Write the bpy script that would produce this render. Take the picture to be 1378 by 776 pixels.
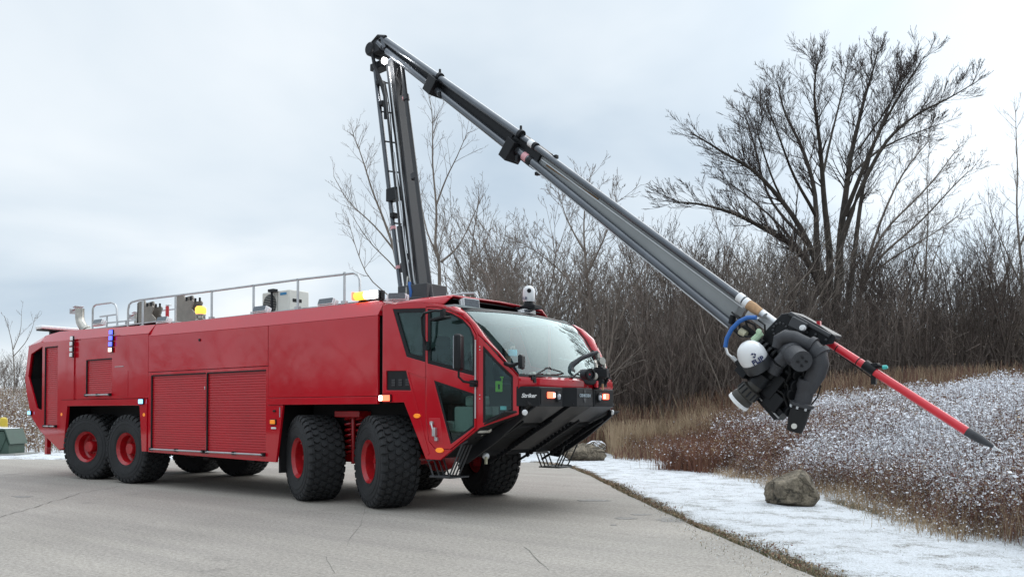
import bpy, bmesh, math, random
import numpy as np
from mathutils import Vector, Matrix, noise
from mathutils.geometry import tessellate_polygon
R = math.radians
for o in list(bpy.data.objects): bpy.data.objects.remove(o)
scene = bpy.context.scene
col = scene.collection

# ------------------------------------------------------------------ camera
CAM = Vector((8.5909, -10.0448, 1.4285)); FPX = 1122.7; V0 = 531.17
YAW = R(127.364); PITCH = R(1.142)
cd = bpy.data.cameras.new('camera'); cam = bpy.data.objects.new('camera', cd); col.objects.link(cam)
cam.location = CAM; cam.rotation_euler = (R(90) + PITCH, 0, YAW - R(90))
cd.sensor_width = 36; cd.lens = FPX / 1378 * 36; cd.shift_y = (V0 - 388) / 1378
cd.clip_start = .1; cd.clip_end = 2000
scene.camera = cam
# ------------------------------------------------------------------ sky and sun (overcast)
SUN_EL, SUN_AZ = 38, 83          # azimuth measured from +X, counter-clockwise
w = bpy.data.worlds.new('World'); scene.world = w; w.use_nodes = True
nt = w.node_tree; nt.nodes.clear()
def N(t, **k):
    n = nt.nodes.new(t)
    for a, b in k.items(): setattr(n, a, b)
    return n
out = N('ShaderNodeOutputWorld'); bg = N('ShaderNodeBackground'); bg.inputs[1].default_value = .1
sky = N('ShaderNodeTexSky', sky_type='NISHITA', sun_disc=False)
sky.sun_elevation = R(SUN_EL); sky.sun_rotation = R(90 - SUN_AZ)
tc = N('ShaderNodeTexCoord'); sep = N('ShaderNodeSeparateXYZ')
nt.links.new(tc.outputs['Generated'], sep.inputs[0])
def M(op, a, b=None, c=None, clamp=False):
    n = N('ShaderNodeMath', operation=op, use_clamp=clamp)
    for i, s in enumerate((a, b, c)):
        if s is None: continue
        if isinstance(s, (int, float)): n.inputs[i].default_value = s
        else: nt.links.new(s, n.inputs[i])
    return n.outputs[0]
zz = M('MAXIMUM', sep.outputs[2], 0.0)
den = M('ADD', zz, .22)
cx_ = M('DIVIDE', sep.outputs[0], den); cy_ = M('DIVIDE', sep.outputs[1], den)
cmb = N('ShaderNodeCombineXYZ'); nt.links.new(cx_, cmb.inputs[0]); nt.links.new(cy_, cmb.inputs[1])
nz = N('ShaderNodeTexNoise'); nz.inputs['Scale'].default_value = .95; nz.inputs['Detail'].default_value = 5; nz.inputs['Roughness'].default_value = .48
nz.inputs['Distortion'].default_value = .35
nt.links.new(cmb.outputs[0], nz.inputs['Vector'])
rp = N('ShaderNodeValToRGB')
e = rp.color_ramp.elements
e[0].position = .33; e[0].color = (.50, .60, .70, 1)
e[1].position = .72; e[1].color = (.90, .94, .97, 1)
m_ = rp.color_ramp.elements.new(.5); m_.color = (.68, .76, .83, 1)
nt.links.new(nz.outputs['Fac'], rp.inputs[0])
# brighter thin cloud near the hidden sun and overhead
sd = Vector((math.cos(R(66)) * math.cos(R(20)), math.sin(R(66)) * math.cos(R(20)), math.sin(R(20))))
# direction of the bright gap (site right)
sd = Vector((-.02, .94, .36)).normalized()
dt = N('ShaderNodeVectorMath', operation='DOT_PRODUCT'); nt.links.new(tc.outputs['Generated'], dt.inputs[0]); dt.inputs[1].default_value = sd
gl = M('POWER', M('MAXIMUM', dt.outputs['Value'], 0.0), 26.0)
top = M('MULTIPLY', M('SUBTRACT', zz, .5, clamp=True), 3.0)
gain = M('ADD', M('ADD', M('MULTIPLY', gl, .38), top), 1.15)
gain = M('MULTIPLY', gain, 10.0)
vm = N('ShaderNodeVectorMath', operation='SCALE'); nt.links.new(rp.outputs[0], vm.inputs[0]); nt.links.new(gain, vm.inputs['Scale'])
mx = N('ShaderNodeMix', data_type='RGBA'); mx.inputs[0].default_value = .93
nt.links.new(sky.outputs[0], mx.inputs[6]); nt.links.new(vm.outputs[0], mx.inputs[7])
nt.links.new(mx.outputs[2], bg.inputs[0]); nt.links.new(bg.outputs[0], out.inputs[0])
sl = bpy.data.lights.new('sun', 'SUN'); sl.energy = 2.0; sl.angle = R(75); sl.color = (1, .97, .93)
so = bpy.data.objects.new('sun', sl); col.objects.link(so)
sv = Vector((math.cos(R(SUN_AZ)) * math.cos(R(SUN_EL)), math.sin(R(SUN_AZ)) * math.cos(R(SUN_EL)), math.sin(R(SUN_EL))))
so.rotation_euler = sv.to_track_quat('Z', 'Y').to_euler()
scene.view_settings.view_transform = 'Standard'; scene.view_settings.look = 'None'
scene.view_settings.exposure = 0.0; scene.view_settings.gamma = 1
scene.render.engine = 'CYCLES'
scene.cycles.max_bounces = 8; scene.cycles.transparent_max_bounces = 12

# ------------------------------------------------------------------ materials
def mat(name, color, rough=.6, metal=0., coat=0., emit=None, es=0., bump=0., bscale=40., var=0., vscale=3., spec=.5):
    m = bpy.data.materials.new(name); m.use_nodes = True
    t = m.node_tree; b = t.nodes['Principled BSDF']
    b.inputs['Base Color'].default_value = (*color, 1); b.inputs['Roughness'].default_value = rough
    b.inputs['Metallic'].default_value = metal; b.inputs['Coat Weight'].default_value = coat
    b.inputs['Coat Roughness'].default_value = .04; b.inputs['Specular IOR Level'].default_value = spec
    if emit: b.inputs['Emission Color'].default_value = (*emit, 1); b.inputs['Emission Strength'].default_value = es
    tcn = None
    def coord():
        nonlocal tcn
        if tcn is None: tcn = t.nodes.new('ShaderNodeTexCoord')
        return tcn.outputs['Object']
    if bump:
        n = t.nodes.new('ShaderNodeTexNoise'); n.inputs['Scale'].default_value = bscale; n.inputs['Detail'].default_value = 4
        t.links.new(coord(), n.inputs['Vector'])
        bu = t.nodes.new('ShaderNodeBump'); bu.inputs['Strength'].default_value = bump; bu.inputs['Distance'].default_value = .02
        t.links.new(n.outputs['Fac'], bu.inputs['Height']); t.links.new(bu.outputs[0], b.inputs['Normal'])
        if coat: t.links.new(bu.outputs[0], b.inputs['Coat Normal'])
    if var:
        n = t.nodes.new('ShaderNodeTexNoise'); n.inputs['Scale'].default_value = vscale; n.inputs['Detail'].default_value = 6
        t.links.new(coord(), n.inputs['Vector'])
        r = t.nodes.new('ShaderNodeValToRGB')
        r.color_ramp.elements[0].position = .3; r.color_ramp.elements[1].position = .7
        r.color_ramp.elements[0].color = (*[c * (1 - var) for c in color], 1)
        r.color_ramp.elements[1].color = (*[min(1, c * (1 + var)) for c in color], 1)
        t.links.new(n.outputs['Fac'], r.inputs[0]); t.links.new(r.outputs[0], b.inputs['Base Color'])
        rr = t.nodes.new('ShaderNodeMapRange'); rr.inputs[3].default_value = max(0, rough - .08); rr.inputs[4].default_value = min(1, rough + .1)
        t.links.new(n.outputs['Fac'], rr.inputs[0]); t.links.new(rr.outputs[0], b.inputs['Roughness'])
    return m
RED = mat('red_paint', (.47, .0015, .012), .40, coat=1.0, spec=.1, bump=.02, bscale=1.3, var=.05, vscale=1.1)
REDS = mat('red_shutter_paint', (.46, .004, .014), .40, coat=.3, var=.10, vscale=1.5)
REDM = mat('red_rim_paint', (.36, .005, .010), .38, coat=.3, var=.18, vscale=9)
REDT = mat('red_tube', (.60, .015, .03), .3, coat=.4, var=.08, vscale=5)
BLK = mat('black_powder_coat', (.010, .011, .013), .42, spec=.25, var=.25, vscale=6, bump=.05, bscale=60)
BLKM = mat('black_matt', (.008, .008, .009), .8)
DGR = mat('dark_grey_metal', (.035, .037, .041), .42, var=.2, vscale=4, bump=.05, bscale=50)
PIPE = mat('gunmetal_pipe', (.085, .095, .11), .24, metal=.55, coat=.6, var=.2, vscale=3)
GPAN = mat('grey_boom_panel', (.27, .285, .29), .45, metal=.2, var=.12, vscale=2)
CAST = mat('cast_grey', (.034, .035, .04), .55, var=.2, vscale=10, bump=.25, bscale=60)
RUB = mat('tyre_rubber', (.017, .018, .02), .78, var=.35, vscale=5, bump=.3, bscale=30)
ALU = mat('aluminium', (.52, .53, .54), .35, metal=.8, var=.1, vscale=8)
STEEL = mat('stainless_steel', (.42, .40, .36), .28, metal=.9, var=.2, vscale=9)
TAN = mat('tan_sheet_metal', (.25, .22, .19), .5, metal=.3, var=.15, vscale=6)
WHT = mat('white_plastic', (.78, .79, .80), .3, coat=.4)
GWH = mat('offwhite_housing', (.62, .61, .56), .5, var=.06)
WOOD = mat('tan_wrap', (.45, .27, .14), .7, var=.2, vscale=25)
CREAM = mat('cream_fitting', (.5, .48, .34), .5)
BLUE = mat('blue_hose', (.015, .12, .42), .4, coat=.2)
LENS = mat('lamp_lens', (.35, .37, .4), .12, metal=.3, coat=1)
SILV = mat('clear_silver_lens', (.88, .89, .90), .5, coat=.2, var=.12, vscale=30)
LENSD = mat('dark_lamp_lens', (.07, .08, .095), .15, coat=1, var=.3, vscale=40)
E_AMB = mat('amber_lamp', (.8, .3, .02), .3, emit=(1, .42, .05), es=2.6)
E_AMBM = mat('amber_marker', (.8, .25, .01), .3, coat=.5, emit=(1, .3, .02), es=.35)
E_RED = mat('red_lamp_lit', (.8, .05, .02), .3, emit=(1, .12, .06), es=3.5)
E_WRM = mat('pale_lamp_lit', (.9, .7, .7), .3, emit=(1, .72, .62), es=1.3)
E_BLU = mat('blue_lamp_lit', (.1, .1, .8), .3, emit=(.09, .12, 1), es=2.2)
E_CYN = mat('light_blue_lamp_lit', (.2, .5, .9), .3, emit=(.25, .6, 1), es=2.0)
E_WHT = mat('white_lamp_lit', (1, 1, 1), .3, emit=(1, .99, .95), es=7)
LIME = mat('lime_plastic', (.45, 1.0, .08), .4, emit=None)
LGREEN = mat('pale_green_fitting', (.45, .62, .42), .4)
SKIN = mat('skin', (.55, .36, .28), .5)
HAIRM = mat('dark_hair', (.02, .014, .01), .6)
MASKM = mat('blue_face_mask', (.12, .68, .85), .8)
JACK = mat('dark_jacket', (.03, .035, .05), .85, var=.2)
SEATM = mat('seat_fabric', (.07, .075, .08), .9)
INTG = mat('cab_interior_grey', (.34, .40, .40), .6, var=.1)
LETW = mat('white_lettering', (.8, .8, .8), .4)
LETB = mat('dark_blue_lettering', (.01, .02, .09), .4)
LETS = mat('silver_lettering', (.35, .42, .47), .4)
PINK = mat('red_white_band', (.7, .35, .38), .4)

def glass(name, tint, alpha_t, rough=0.):
    m = bpy.data.materials.new(name); m.use_nodes = True; t = m.node_tree; t.nodes.clear()
    o = t.nodes.new('ShaderNodeOutputMaterial'); mixn = t.nodes.new('ShaderNodeMixShader')
    tr = t.nodes.new('ShaderNodeBsdfTransparent'); tr.inputs[0].default_value = (*tint, 1)
    g = t.nodes.new('ShaderNodeBsdfGlossy'); g.inputs[0].default_value = (.78, .93, .95, 1); g.inputs['Roughness'].default_value = rough
    lwf = t.nodes.new('ShaderNodeLayerWeight'); lwf.inputs[0].default_value = .5; lw = t.nodes.new('ShaderNodeMath'); lw.operation = 'POWER'; lw.inputs[1].default_value = 3.6; t.links.new(lwf.outputs['Facing'], lw.inputs[0])
    ad = t.nodes.new('ShaderNodeMath'); ad.operation = 'ADD'; ad.inputs[1].default_value = alpha_t; ad.use_clamp = True
    t.links.new(lw.outputs[0], ad.inputs[0]); t.links.new(ad.outputs[0], mixn.inputs[0])
    t.links.new(tr.outputs[0], mixn.inputs[1]); t.links.new(g.outputs[0], mixn.inputs[2]); t.links.new(mixn.outputs[0], o.inputs[0])
    return m
GL_W = glass('windscreen_glass', (.72, .88, .88), .07, .01)
GL_S = glass('tinted_side_glass', (.62, .73, .72), .035, .0)

# ------------------------------------------------------------------ mesh builder
class MB:
    def __init__(s): s.v = []; s.f = []; s.m = []
    def add(s, vs, fs, mi=0):
        o = len(s.v); s.v += [tuple(v) for v in vs]; s.f += [tuple(i + o for i in f) for f in fs]; s.m += [mi] * len(fs); return s
    def box(s, x0, x1, y0, y1, z0, z1, mi=0, mtx=None):
        vs = [Vector((x, y, z)) for x in (x0, x1) for y in (y0, y1) for z in (z0, z1)]
        if mtx: vs = [mtx @ v for v in vs]
        return s.add(vs, [(0, 1, 3, 2), (4, 6, 7, 5), (0, 4, 5, 1), (2, 3, 7, 6), (0, 2, 6, 4), (1, 5, 7, 3)], mi)
    def cbox(s, c, sz, mtx=None, mi=0):   # centred box, rotated about its centre
        m = Matrix.Translation(Vector(c)) @ (mtx.to_4x4() if mtx else Matrix())
        return s.box(-sz[0] / 2, sz[0] / 2, -sz[1] / 2, sz[1] / 2, -sz[2] / 2, sz[2] / 2, mi, m)
    def tube(s, pts, r, k=8, mi=0, caps=True):
        pts = [Vector(p) for p in pts]; n = len(pts)
        rs = r if isinstance(r, (list, tuple)) else [r] * n
        vs = []; up = None
        for i, p in enumerate(pts):
            d = (pts[min(i + 1, n - 1)] - pts[max(i - 1, 0)])
            if d.length < 1e-9: d = Vector((0, 0, 1))
            d.normalize()
            if up is None:
                up = Vector((0, 0, 1)) if abs(d.z) < .9 else Vector((1, 0, 0))
            a = d.cross(up)
            if a.length < 1e-5: a = d.cross(Vector((0, 1, .3)))
            a.normalize(); b = a.cross(d); up = b
            for j in range(k):
                t = 2 * math.pi * (j + .5) / k
                vs.append(p + (a * math.cos(t) + b * math.sin(t)) * rs[i])
        fs = [(i * k + j, i * k + (j + 1) % k, (i + 1) * k + (j + 1) % k, (i + 1) * k + j) for i in range(n - 1) for j in range(k)]
        if caps: fs += [tuple(range(k))[::-1], tuple((n - 1) * k + j for j in range(k))]
        return s.add(vs, fs, mi)
    def lathe(s, prof, origin=(0, 0, 0), axis=(0, 0, 1), k=32, mi=0, caps=True):   # prof: (radius, along)
        ax = Vector(axis).normalized(); o = Vector(origin)
        a = ax.orthogonal().normalized(); b = ax.cross(a)
        vs = []
        for r, h in prof:
            r = max(r, 1e-4)
            for j in range(k):
                t = 2 * math.pi * j / k; vs.append(o + ax * h + (a * math.cos(t) + b * math.sin(t)) * r)
        n = len(prof)
        fs = [(i * k + j, i * k + (j + 1) % k, (i + 1) * k + (j + 1) % k, (i + 1) * k + j) for i in range(n - 1) for j in range(k)]
        if caps: fs += [tuple(range(k))[::-1], tuple((n - 1) * k + j for j in range(k))]
        return s.add(vs, fs, mi)
    def plate(s, outer, holes, fmap, t0, t1, mi=0):    # polygon with holes extruded between offsets t0 and t1
        loops = [list(outer)] + [list(h) for h in holes]
        flat = [p for l in loops for p in l]
        tris = tessellate_polygon([[Vector((p[0], p[1], 0)) for p in l] for l in loops])
        n = len(flat); o = len(s.v)
        s.v += [tuple(fmap(p[0], p[1], t0)) for p in flat] + [tuple(fmap(p[0], p[1], t1)) for p in flat]
        fs = [tuple(i + o for i in t) for t in tris] + [tuple(i + n + o for i in reversed(t)) for t in tris]
        b = 0
        for l in loops:
            for i in range(len(l)):
                j = (i + 1) % len(l); fs.append((o + b + i, o + b + j, o + n + b + j, o + n + b + i))
            b += len(l)
        s.f += fs; s.m += [mi] * len(fs); return s
    def grid(s, rows, mi=0):      # rows of points -> open surface
        k = len(rows[0]); vs = [p for r in rows for p in r]
        return s.add(vs, [(i * k + j, i * k + j + 1, (i + 1) * k + j + 1, (i + 1) * k + j) for i in range(len(rows) - 1) for j in range(k - 1)], mi)
    def build(s, name, mats, parent=None, bevel=0., smooth=True, loc=None, solid=0., recalc=True, ang=35):
        me = bpy.data.meshes.new(name); me.from_pydata(s.v, [], s.f)
        if not isinstance(mats, (list, tuple)): mats = [mats]
        for m in mats: me.materials.append(m)
        if len(mats) > 1: me.polygons.foreach_set('material_index', s.m)
        if recalc:
            bm = bmesh.new(); bm.from_mesh(me); bmesh.ops.recalc_face_normals(bm, faces=bm.faces); bm.to_mesh(me); bm.free()
        if smooth:
            me.shade_smooth(); me.set_sharp_from_angle(angle=R(ang))
        me.update()
        o = bpy.data.objects.new(name, me); col.objects.link(o)
        if parent: o.parent = parent
        if loc is not None: o.location = loc
        if solid:
            md = o.modifiers.new('solid', 'SOLIDIFY'); md.thickness = solid; md.offset = 0
        if bevel:
            md = o.modifiers.new('bevel', 'BEVEL'); md.width = bevel; md.segments = 2; md.limit_method = 'ANGLE'; md.angle_limit = R(40); md.harden_normals = False
        return o
def tag(o, label=None, cat=None, group=None, kind=None):
    if label: o['label'] = label
    if cat: o['category'] = cat
    if group: o['group'] = group
    if kind: o['kind'] = kind
    return o
def empty(name, loc=(0, 0, 0), rz=0):
    o = bpy.data.objects.new(name, None); col.objects.link(o); o.location = loc; o.rotation_euler = (0, 0, rz); o.empty_display_size = .3; return o
def copy_tree(o, parent=None):
    c = o.copy(); col.objects.link(c); c.parent = parent
    for ch in list(o.children): copy_tree(ch, c)
    return c
def text_mesh(name, s, size, mtx, m, parent, ext=.002, shear=0., bold=0.):
    cu = bpy.data.curves.new(name, 'FONT'); cu.body = s; cu.size = size; cu.extrude = ext; cu.align_x = 'CENTER'; cu.align_y = 'CENTER'; cu.shear = shear; cu.offset = bold
    tmp = bpy.data.objects.new(name + '_tmp', cu); col.objects.link(tmp)
    bpy.context.view_layer.update()
    me = bpy.data.meshes.new_from_object(tmp.evaluated_get(bpy.context.evaluated_depsgraph_get())); me.name = name
    bpy.data.objects.remove(tmp); bpy.data.curves.remove(cu)
    me.materials.clear(); me.materials.append(m); me.transform(mtx)
    o = bpy.data.objects.new(name, me); col.objects.link(o); o.parent = parent; return o
def frame(o, xdir, ydir):       # matrix with local x, y along the given directions
    x = Vector(xdir).normalized(); z = x.cross(Vector(ydir)).normalized(); y = z.cross(x)
    return Matrix(((x.x, y.x, z.x, o[0]), (x.y, y.y, z.y, o[1]), (x.z, y.z, z.z, o[2]), (0, 0, 0, 1)))
def lerp(a, b, t): return a + (b - a) * t
def sm(a, b, x):
    t = min(1, max(0, (x - a) / (b - a))); return t * t * (3 - 2 * t)

# ------------------------------------------------------------------ site frame: r metres to the right, d metres ahead of where the photographer stood
FH = Vector((math.cos(YAW), math.sin(YAW), 0)); RT = Vector((math.sin(YAW), -math.cos(YAW), 0))
FW = Vector((math.cos(YAW) * math.cos(PITCH), math.sin(YAW) * math.cos(PITCH), math.sin(PITCH))); UP = RT.cross(FW)
def site(r, d, z=0.): v = Vector((CAM.x, CAM.y, 0)) + FH * d + RT * r; v.z = z; return v
def survey(u, v, d): return CAM + (FW + RT * ((u - 689) / FPX) - UP * ((v - V0) / FPX)) * d     # surveyed point at distance d
def ground_h(r, d):
    h = 0.
    m = max(0, r - 5.1) * .30 * sm(-10, 4, d)
    m = 1.55 * (1 - math.exp(-m / 1.55)) * 1.12
    h += m
    hl = max(0, d - 28.5) * .085 * sm(-6, -13, r)
    h += 3.9 * (1 - math.exp(-hl / 3.9)) * 1.2
    h += max(0, min(d, 90) - 29) * .05 * sm(-7, 0, r) * sm(12, 4, r)
    if r > 5.3 or d > 29:
        h += .12 * noise.noise(Vector((r * .35, d * .35, 0))) * min(1, max(r - 5.3, d - 29))
    return h
PAVE = [(3.75, -40), (3.2, -2), (2.64, 7.2), (2.27, 10.6), (1.97, 14.5), (1.76, 18.5), (1.45, 21.6), (.7, 23.4), (-1.5, 24.3), (-5, 24.6), (-13.5, 24.9), (-15.5, 25.2), (-40, 27), (-46, 27.2), (-46, -40)]

# ------------------------------------------------------------------ ground materials
def ground_material():
    m = bpy.data.materials.new('snowy_grass_ground'); m.use_nodes = True; t = m.node_tree; b = t.nodes['Principled BSDF']
    b.inputs['Roughness'].default_value = .9
    at = t.nodes.new('ShaderNodeAttribute'); at.attribute_name = 'bare'
    tcn = t.nodes.new('ShaderNodeTexCoord')
    def nz(scale, det=6, rough=.6):
        n = t.nodes.new('ShaderNodeTexNoise'); n.inputs['Scale'].default_value = scale; n.inputs['Detail'].default_value = det; n.inputs['Roughness'].default_value = rough
        t.links.new(tcn.outputs['Object'], n.inputs['Vector']); return n.outputs['Fac']
    def mth(op, a, b_=None, clamp=False):
        n = t.nodes.new('ShaderNodeMath'); n.operation = op; n.use_clamp = clamp
        for i, s in enumerate((a, b_)):
            if s is None: continue
            if isinstance(s, (int, float)): n.inputs[i].default_value = s
            else: t.links.new(s, n.inputs[i])
        return n.outputs[0]
    a = nz(17, 10, .88); c = nz(2.2, 4); fine = nz(90, 5, .7)
    s = mth('ADD', mth('MULTIPLY', a, .55), mth('ADD', mth('MULTIPLY', fine, .45), mth('MULTIPLY', mth('SUBTRACT', c, .5), .4)))
    # snow where s > threshold(bare)
    th = mth('ADD', .378, mth('MULTIPLY', at.outputs['Fac'], .26))
    mask = mth('MULTIPLY', mth('SUBTRACT', s, th), 9.0, True)
    g = t.nodes.new('ShaderNodeValToRGB'); el = g.color_ramp.elements
    el[0].position = .32; el[0].color = (.05, .045, .025, 1); el[1].position = .7; el[1].color = (.22, .18, .11, 1)
    k = g.color_ramp.elements.new(.5); k.color = (.075, .062, .03, 1)
    t.links.new(nz(38, 6, .7), g.inputs[0])
    sn = t.nodes.new('ShaderNodeValToRGB'); sn.color_ramp.elements[0].position = .25; sn.color_ramp.elements[1].position = .62
    sn.color_ramp.elements[0].color = (.42, .44, .42, 1); sn.color_ramp.elements[1].color = (.84, .87, .92, 1)
    t.links.new(nz(55, 6, .7), sn.inputs[0])
    mxn = t.nodes.new('ShaderNodeMix'); mxn.data_type = 'RGBA'
    t.links.new(mask, mxn.inputs[0]); t.links.new(g.outputs[0], mxn.inputs[6]); t.links.new(sn.outputs[0], mxn.inputs[7])
    t.links.new(mxn.outputs[2], b.inputs['Base Color'])
    bu = t.nodes.new('ShaderNodeBump'); bu.inputs['Strength'].default_value = .8; bu.inputs['Distance'].default_value = .04
    t.links.new(s, bu.inputs['Height']); t.links.new(bu.outputs[0], b.inputs['Normal'])
    return m
def asphalt_material():
    m = bpy.data.materials.new('light_worn_asphalt'); m.use_nodes = True; t = m.node_tree; b = t.nodes['Principled BSDF']
    tcn = t.nodes.new('ShaderNodeTexCoord')
    def nz(scale, det=6, rough=.6, dist=0.):
        n = t.nodes.new('ShaderNodeTexNoise'); n.inputs['Scale'].default_value = scale; n.inputs['Detail'].default_value = det; n.inputs['Roughness'].default_value = rough
        n.inputs['Distortion'].default_value = dist
        t.links.new(tcn.outputs['Object'], n.inputs['Vector']); return n
    def ramp(src, p0, c0, p1, c1):
        r = t.nodes.new('ShaderNodeValToRGB'); r.color_ramp.elements[0].position = p0; r.color_ramp.elements[1].position = p1
        r.color_ramp.elements[0].color = (*c0, 1); r.color_ramp.elements[1].color = (*c1, 1); t.links.new(src, r.inputs[0]); return r.outputs[0]
    def mul(a, c):
        x = t.nodes.new('ShaderNodeMix'); x.data_type = 'RGBA'; x.blend_type = 'MULTIPLY'; x.inputs[0].default_value = 1
        t.links.new(a, x.inputs[6]); t.links.new(c, x.inputs[7]); return x.outputs[2]
    base = ramp(nz(.35, 5, .6, .5).outputs["Fac"], .3, (.40, .366, .325), .7, (.475, .436, .39))
    spk = ramp(nz(24, 9, .92).outputs['Fac'], (.36), (.40, .40, .40), .60, (1.16, 1.16, 1.16))
    spk2 = ramp(nz(38, 4, .8).outputs['Fac'], .3, (.78, .78, .78), .7, (1.10, 1.10, 1.10))
    # streaks along the driving direction (x)
    mp = t.nodes.new('ShaderNodeMapping'); mp.inputs['Scale'].default_value = (.12, 1.6, 1); mp.inputs['Rotation'].default_value = (0, 0, R(38))
    t.links.new(tcn.outputs['Object'], mp.inputs[0]); sn = nz(1.0, 5, .6); t.links.new(mp.outputs[0], sn.inputs['Vector'])
    st = ramp(sn.outputs['Fac'], .35, (.86, .86, .865), .65, (1.05, 1.05, 1.04))
    stain = ramp(nz(.9, 7, .62, 1.2).outputs['Fac'], .28, (.72, .72, .73), .40, (1, 1, 1))
    c = mul(mul(mul(mul(base, spk), spk2), st), stain)
    t.links.new(c, b.inputs['Base Color']); b.inputs['Roughness'].default_value = .85; b.inputs['Specular IOR Level'].default_value = .3
    bu = t.nodes.new('ShaderNodeBump'); bu.inputs['Strength'].default_value = .45; bu.inputs['Distance'].default_value = .008
    t.links.new(nz(140, 4, .8).outputs['Fac'], bu.inputs['Height']); t.links.new(bu.outputs[0], b.inputs['Normal'])
    return m
GND = ground_material(); ASP = asphalt_material()
BARK = mat('grey_brown_bark', (.19, .16, .135), .9, var=.3, vscale=4)
BARKD = mat('dark_bark', (.055, .046, .038), .92, var=.35, vscale=3)
TWIG = mat('brown_twig', (.20, .162, .138), .9, var=.3, vscale=1.5)
TWIGD = mat('dark_twig', (.09, .070, .060), .9, var=.3, vscale=1.5)
RUST = mat('rusty_grass', (.20, .098, .058), .9, var=.35, vscale=2)
TANG = mat('bright_tan_grass', (.42, .32, .21), .9, var=.25, vscale=2)
SNOW = mat('snow_fleck', (.80, .82, .86), .8)
STEM = mat('rust_brown_stem', (.155, .074, .054), .9, var=.35, vscale=2)
DRY = mat('tan_dry_grass', (.33, .245, .155), .9, var=.3, vscale=2)
ROCK = mat('grey_brown_rock', (.165, .138, .102), .88, var=.55, vscale=7, bump=1., bscale=14)

# ------------------------------------------------------------------ ground sheet
def pave_dist(r, d):        # signed distance to pavement outline (negative inside), approx
    inside = False; best = 1e9; n = len(PAVE)
    for i in range(n):
        x1, y1 = PAVE[i]; x2, y2 = PAVE[(i + 1) % n]
        if (y1 > d) != (y2 > d) and r < (x2 - x1) * (d - y1) / (y2 - y1) + x1: inside = not inside
        t = max(0, min(1, ((r - x1) * (x2 - x1) + (d - y1) * (y2 - y1)) / ((x2 - x1) ** 2 + (y2 - y1) ** 2)))
        best = min(best, math.hypot(r - x1 - t * (x2 - x1), d - y1 - t * (y2 - y1)))
    return -best if inside else best
def axis_pts(segs):
    a = []
    for x0, x1, st in segs: a += list(np.arange(x0, x1, st))
    a.append(segs[-1][1]); return a
rs = axis_pts([(-600, -100, 50), (-100, -30, 5), (-30, 0, 1.0), (0, 9, .22), (9, 40, 1.), (40, 100, 6), (100, 600, 50)])
ds = axis_pts([(-400, -40, 30), (-40, 3, 3), (3, 31, .22), (31, 70, 1.), (70, 130, 6), (130, 1100, 60)])
vs = []; bare = []
for d in ds:
    for r in rs:
        pd = pave_dist(r, d) if (-25 < r < 9 and -5 < d < 34) else (1 if r > 3 or d > 28 else -1)
        h = ground_h(r, d)
        if pd < .0: h = -.03
        elif pd < .6 and h < .05: h = lerp(-.004, .03, pd / .6)
        elif h < .03: h = .03 + .02 * noise.noise(Vector((r * 1.2, d * 1.2, 3)))
        vs.append(site(r, d, h))
        b = max(0, 1 - max(0, pd) / .34) * (.7 + .9 * noise.noise(Vector((r * .9, d * .9, 9))))
        if d > 18: b *= .7
        if r > 5.2: b = max(b, .55 * sm(5.2, 6.2, r))
        if d > 30: b = max(b, .5)
        # bare muddy hollow beside the boulder
        b = max(b, 1.5 * math.exp(-(((r - 5.12) / .09) ** 2 + ((d - 12.3) / 1.0) ** 2)))
        bare.append(b)
k = len(rs)
g = MB(); g.add(vs, [(i * k + j, i * k + j + 1, (i + 1) * k + j + 1, (i + 1) * k + j) for i in range(len(ds) - 1) for j in range(k - 1)])
go = g.build('ground', GND, recalc=False, ang=180)
at = go.data.attributes.new('bare', 'FLOAT', 'POINT'); at.data.foreach_set('value', bare)
tag(go, 'grass verge and hillside dusted with snow', None, None, 'structure')
# pavement sheet, edge wavy
rng = random.Random(5)
def wavy(poly):
    o = []
    n = len(poly)
    for i in range(n):
        x1, y1 = poly[i]; x2, y2 = poly[(i + 1) % n]; L = math.hypot(x2 - x1, y2 - y1); s = max(1, int(L / .25)) if (y1 > -3 and x1 > -25) else 1
        for j in range(s):
            t = j / s; x = lerp(x1, x2, t); y = lerp(y1, y2, t)
            q = .045 * noise.noise(Vector((x * 1.7, y * 1.7, 0))) + .03 * noise.noise(Vector((x * 6, y * 6, 0)))
            o.append((x + q, y + q))
    return o
p = MB(); p.plate(wavy(PAVE), [], lambda a, b, t: site(a, b, t), .0, -.025)
tag(p.build('pavement', ASP, smooth=False), 'pale worn asphalt pavement under the fire truck', None, None, 'structure')
# cracks: narrow flat tar-dark ribbons
CRK = mat('crack_dark', (.055, .052, .048), .95)
def crack(mb, px, w, seed):
    rg = random.Random(seed); pts = []
    for (u0, v0), (u1, v1) in zip(px, px[1:]):
        n = max(2, int(math.hypot(u1 - u0, v1 - v0) / 6))
        for i in range(n):
            t = i / n; u = lerp(u0, u1, t) + rg.uniform(-1.6, 1.6); v = lerp(v0, v1, t) + rg.uniform(-.8, .8)
            ray = survey(u, v, 1) - CAM; q = CAM + ray * (-CAM.z / ray.z); pts.append(q)
    rows = []
    for i, q in enumerate(pts):
        dd = (pts[min(i + 1, len(pts) - 1)] - pts[max(i - 1, 0)]).normalized(); nn = Vector((-dd.y, dd.x, 0)) * w * rg.uniform(.4, 1.2)
        rows.append([Vector((q.x + nn.x, q.y + nn.y, .004)), Vector((q.x - nn.x, q.y - nn.y, .004))])
    mb.grid(rows)
c = MB()
crack(c, [(706, 735), (722, 752), (733, 762), (744, 776)], .003, 1)
crack(c, [(438, 748), (446, 765), (455, 776)], .002, 2)
crack(c, [(-5, 697), (40, 684), (105, 664), (170, 652)], .006, 3)
crack(c, [(492, 684), (488, 700), (462, 740)], .0015, 4)
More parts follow.
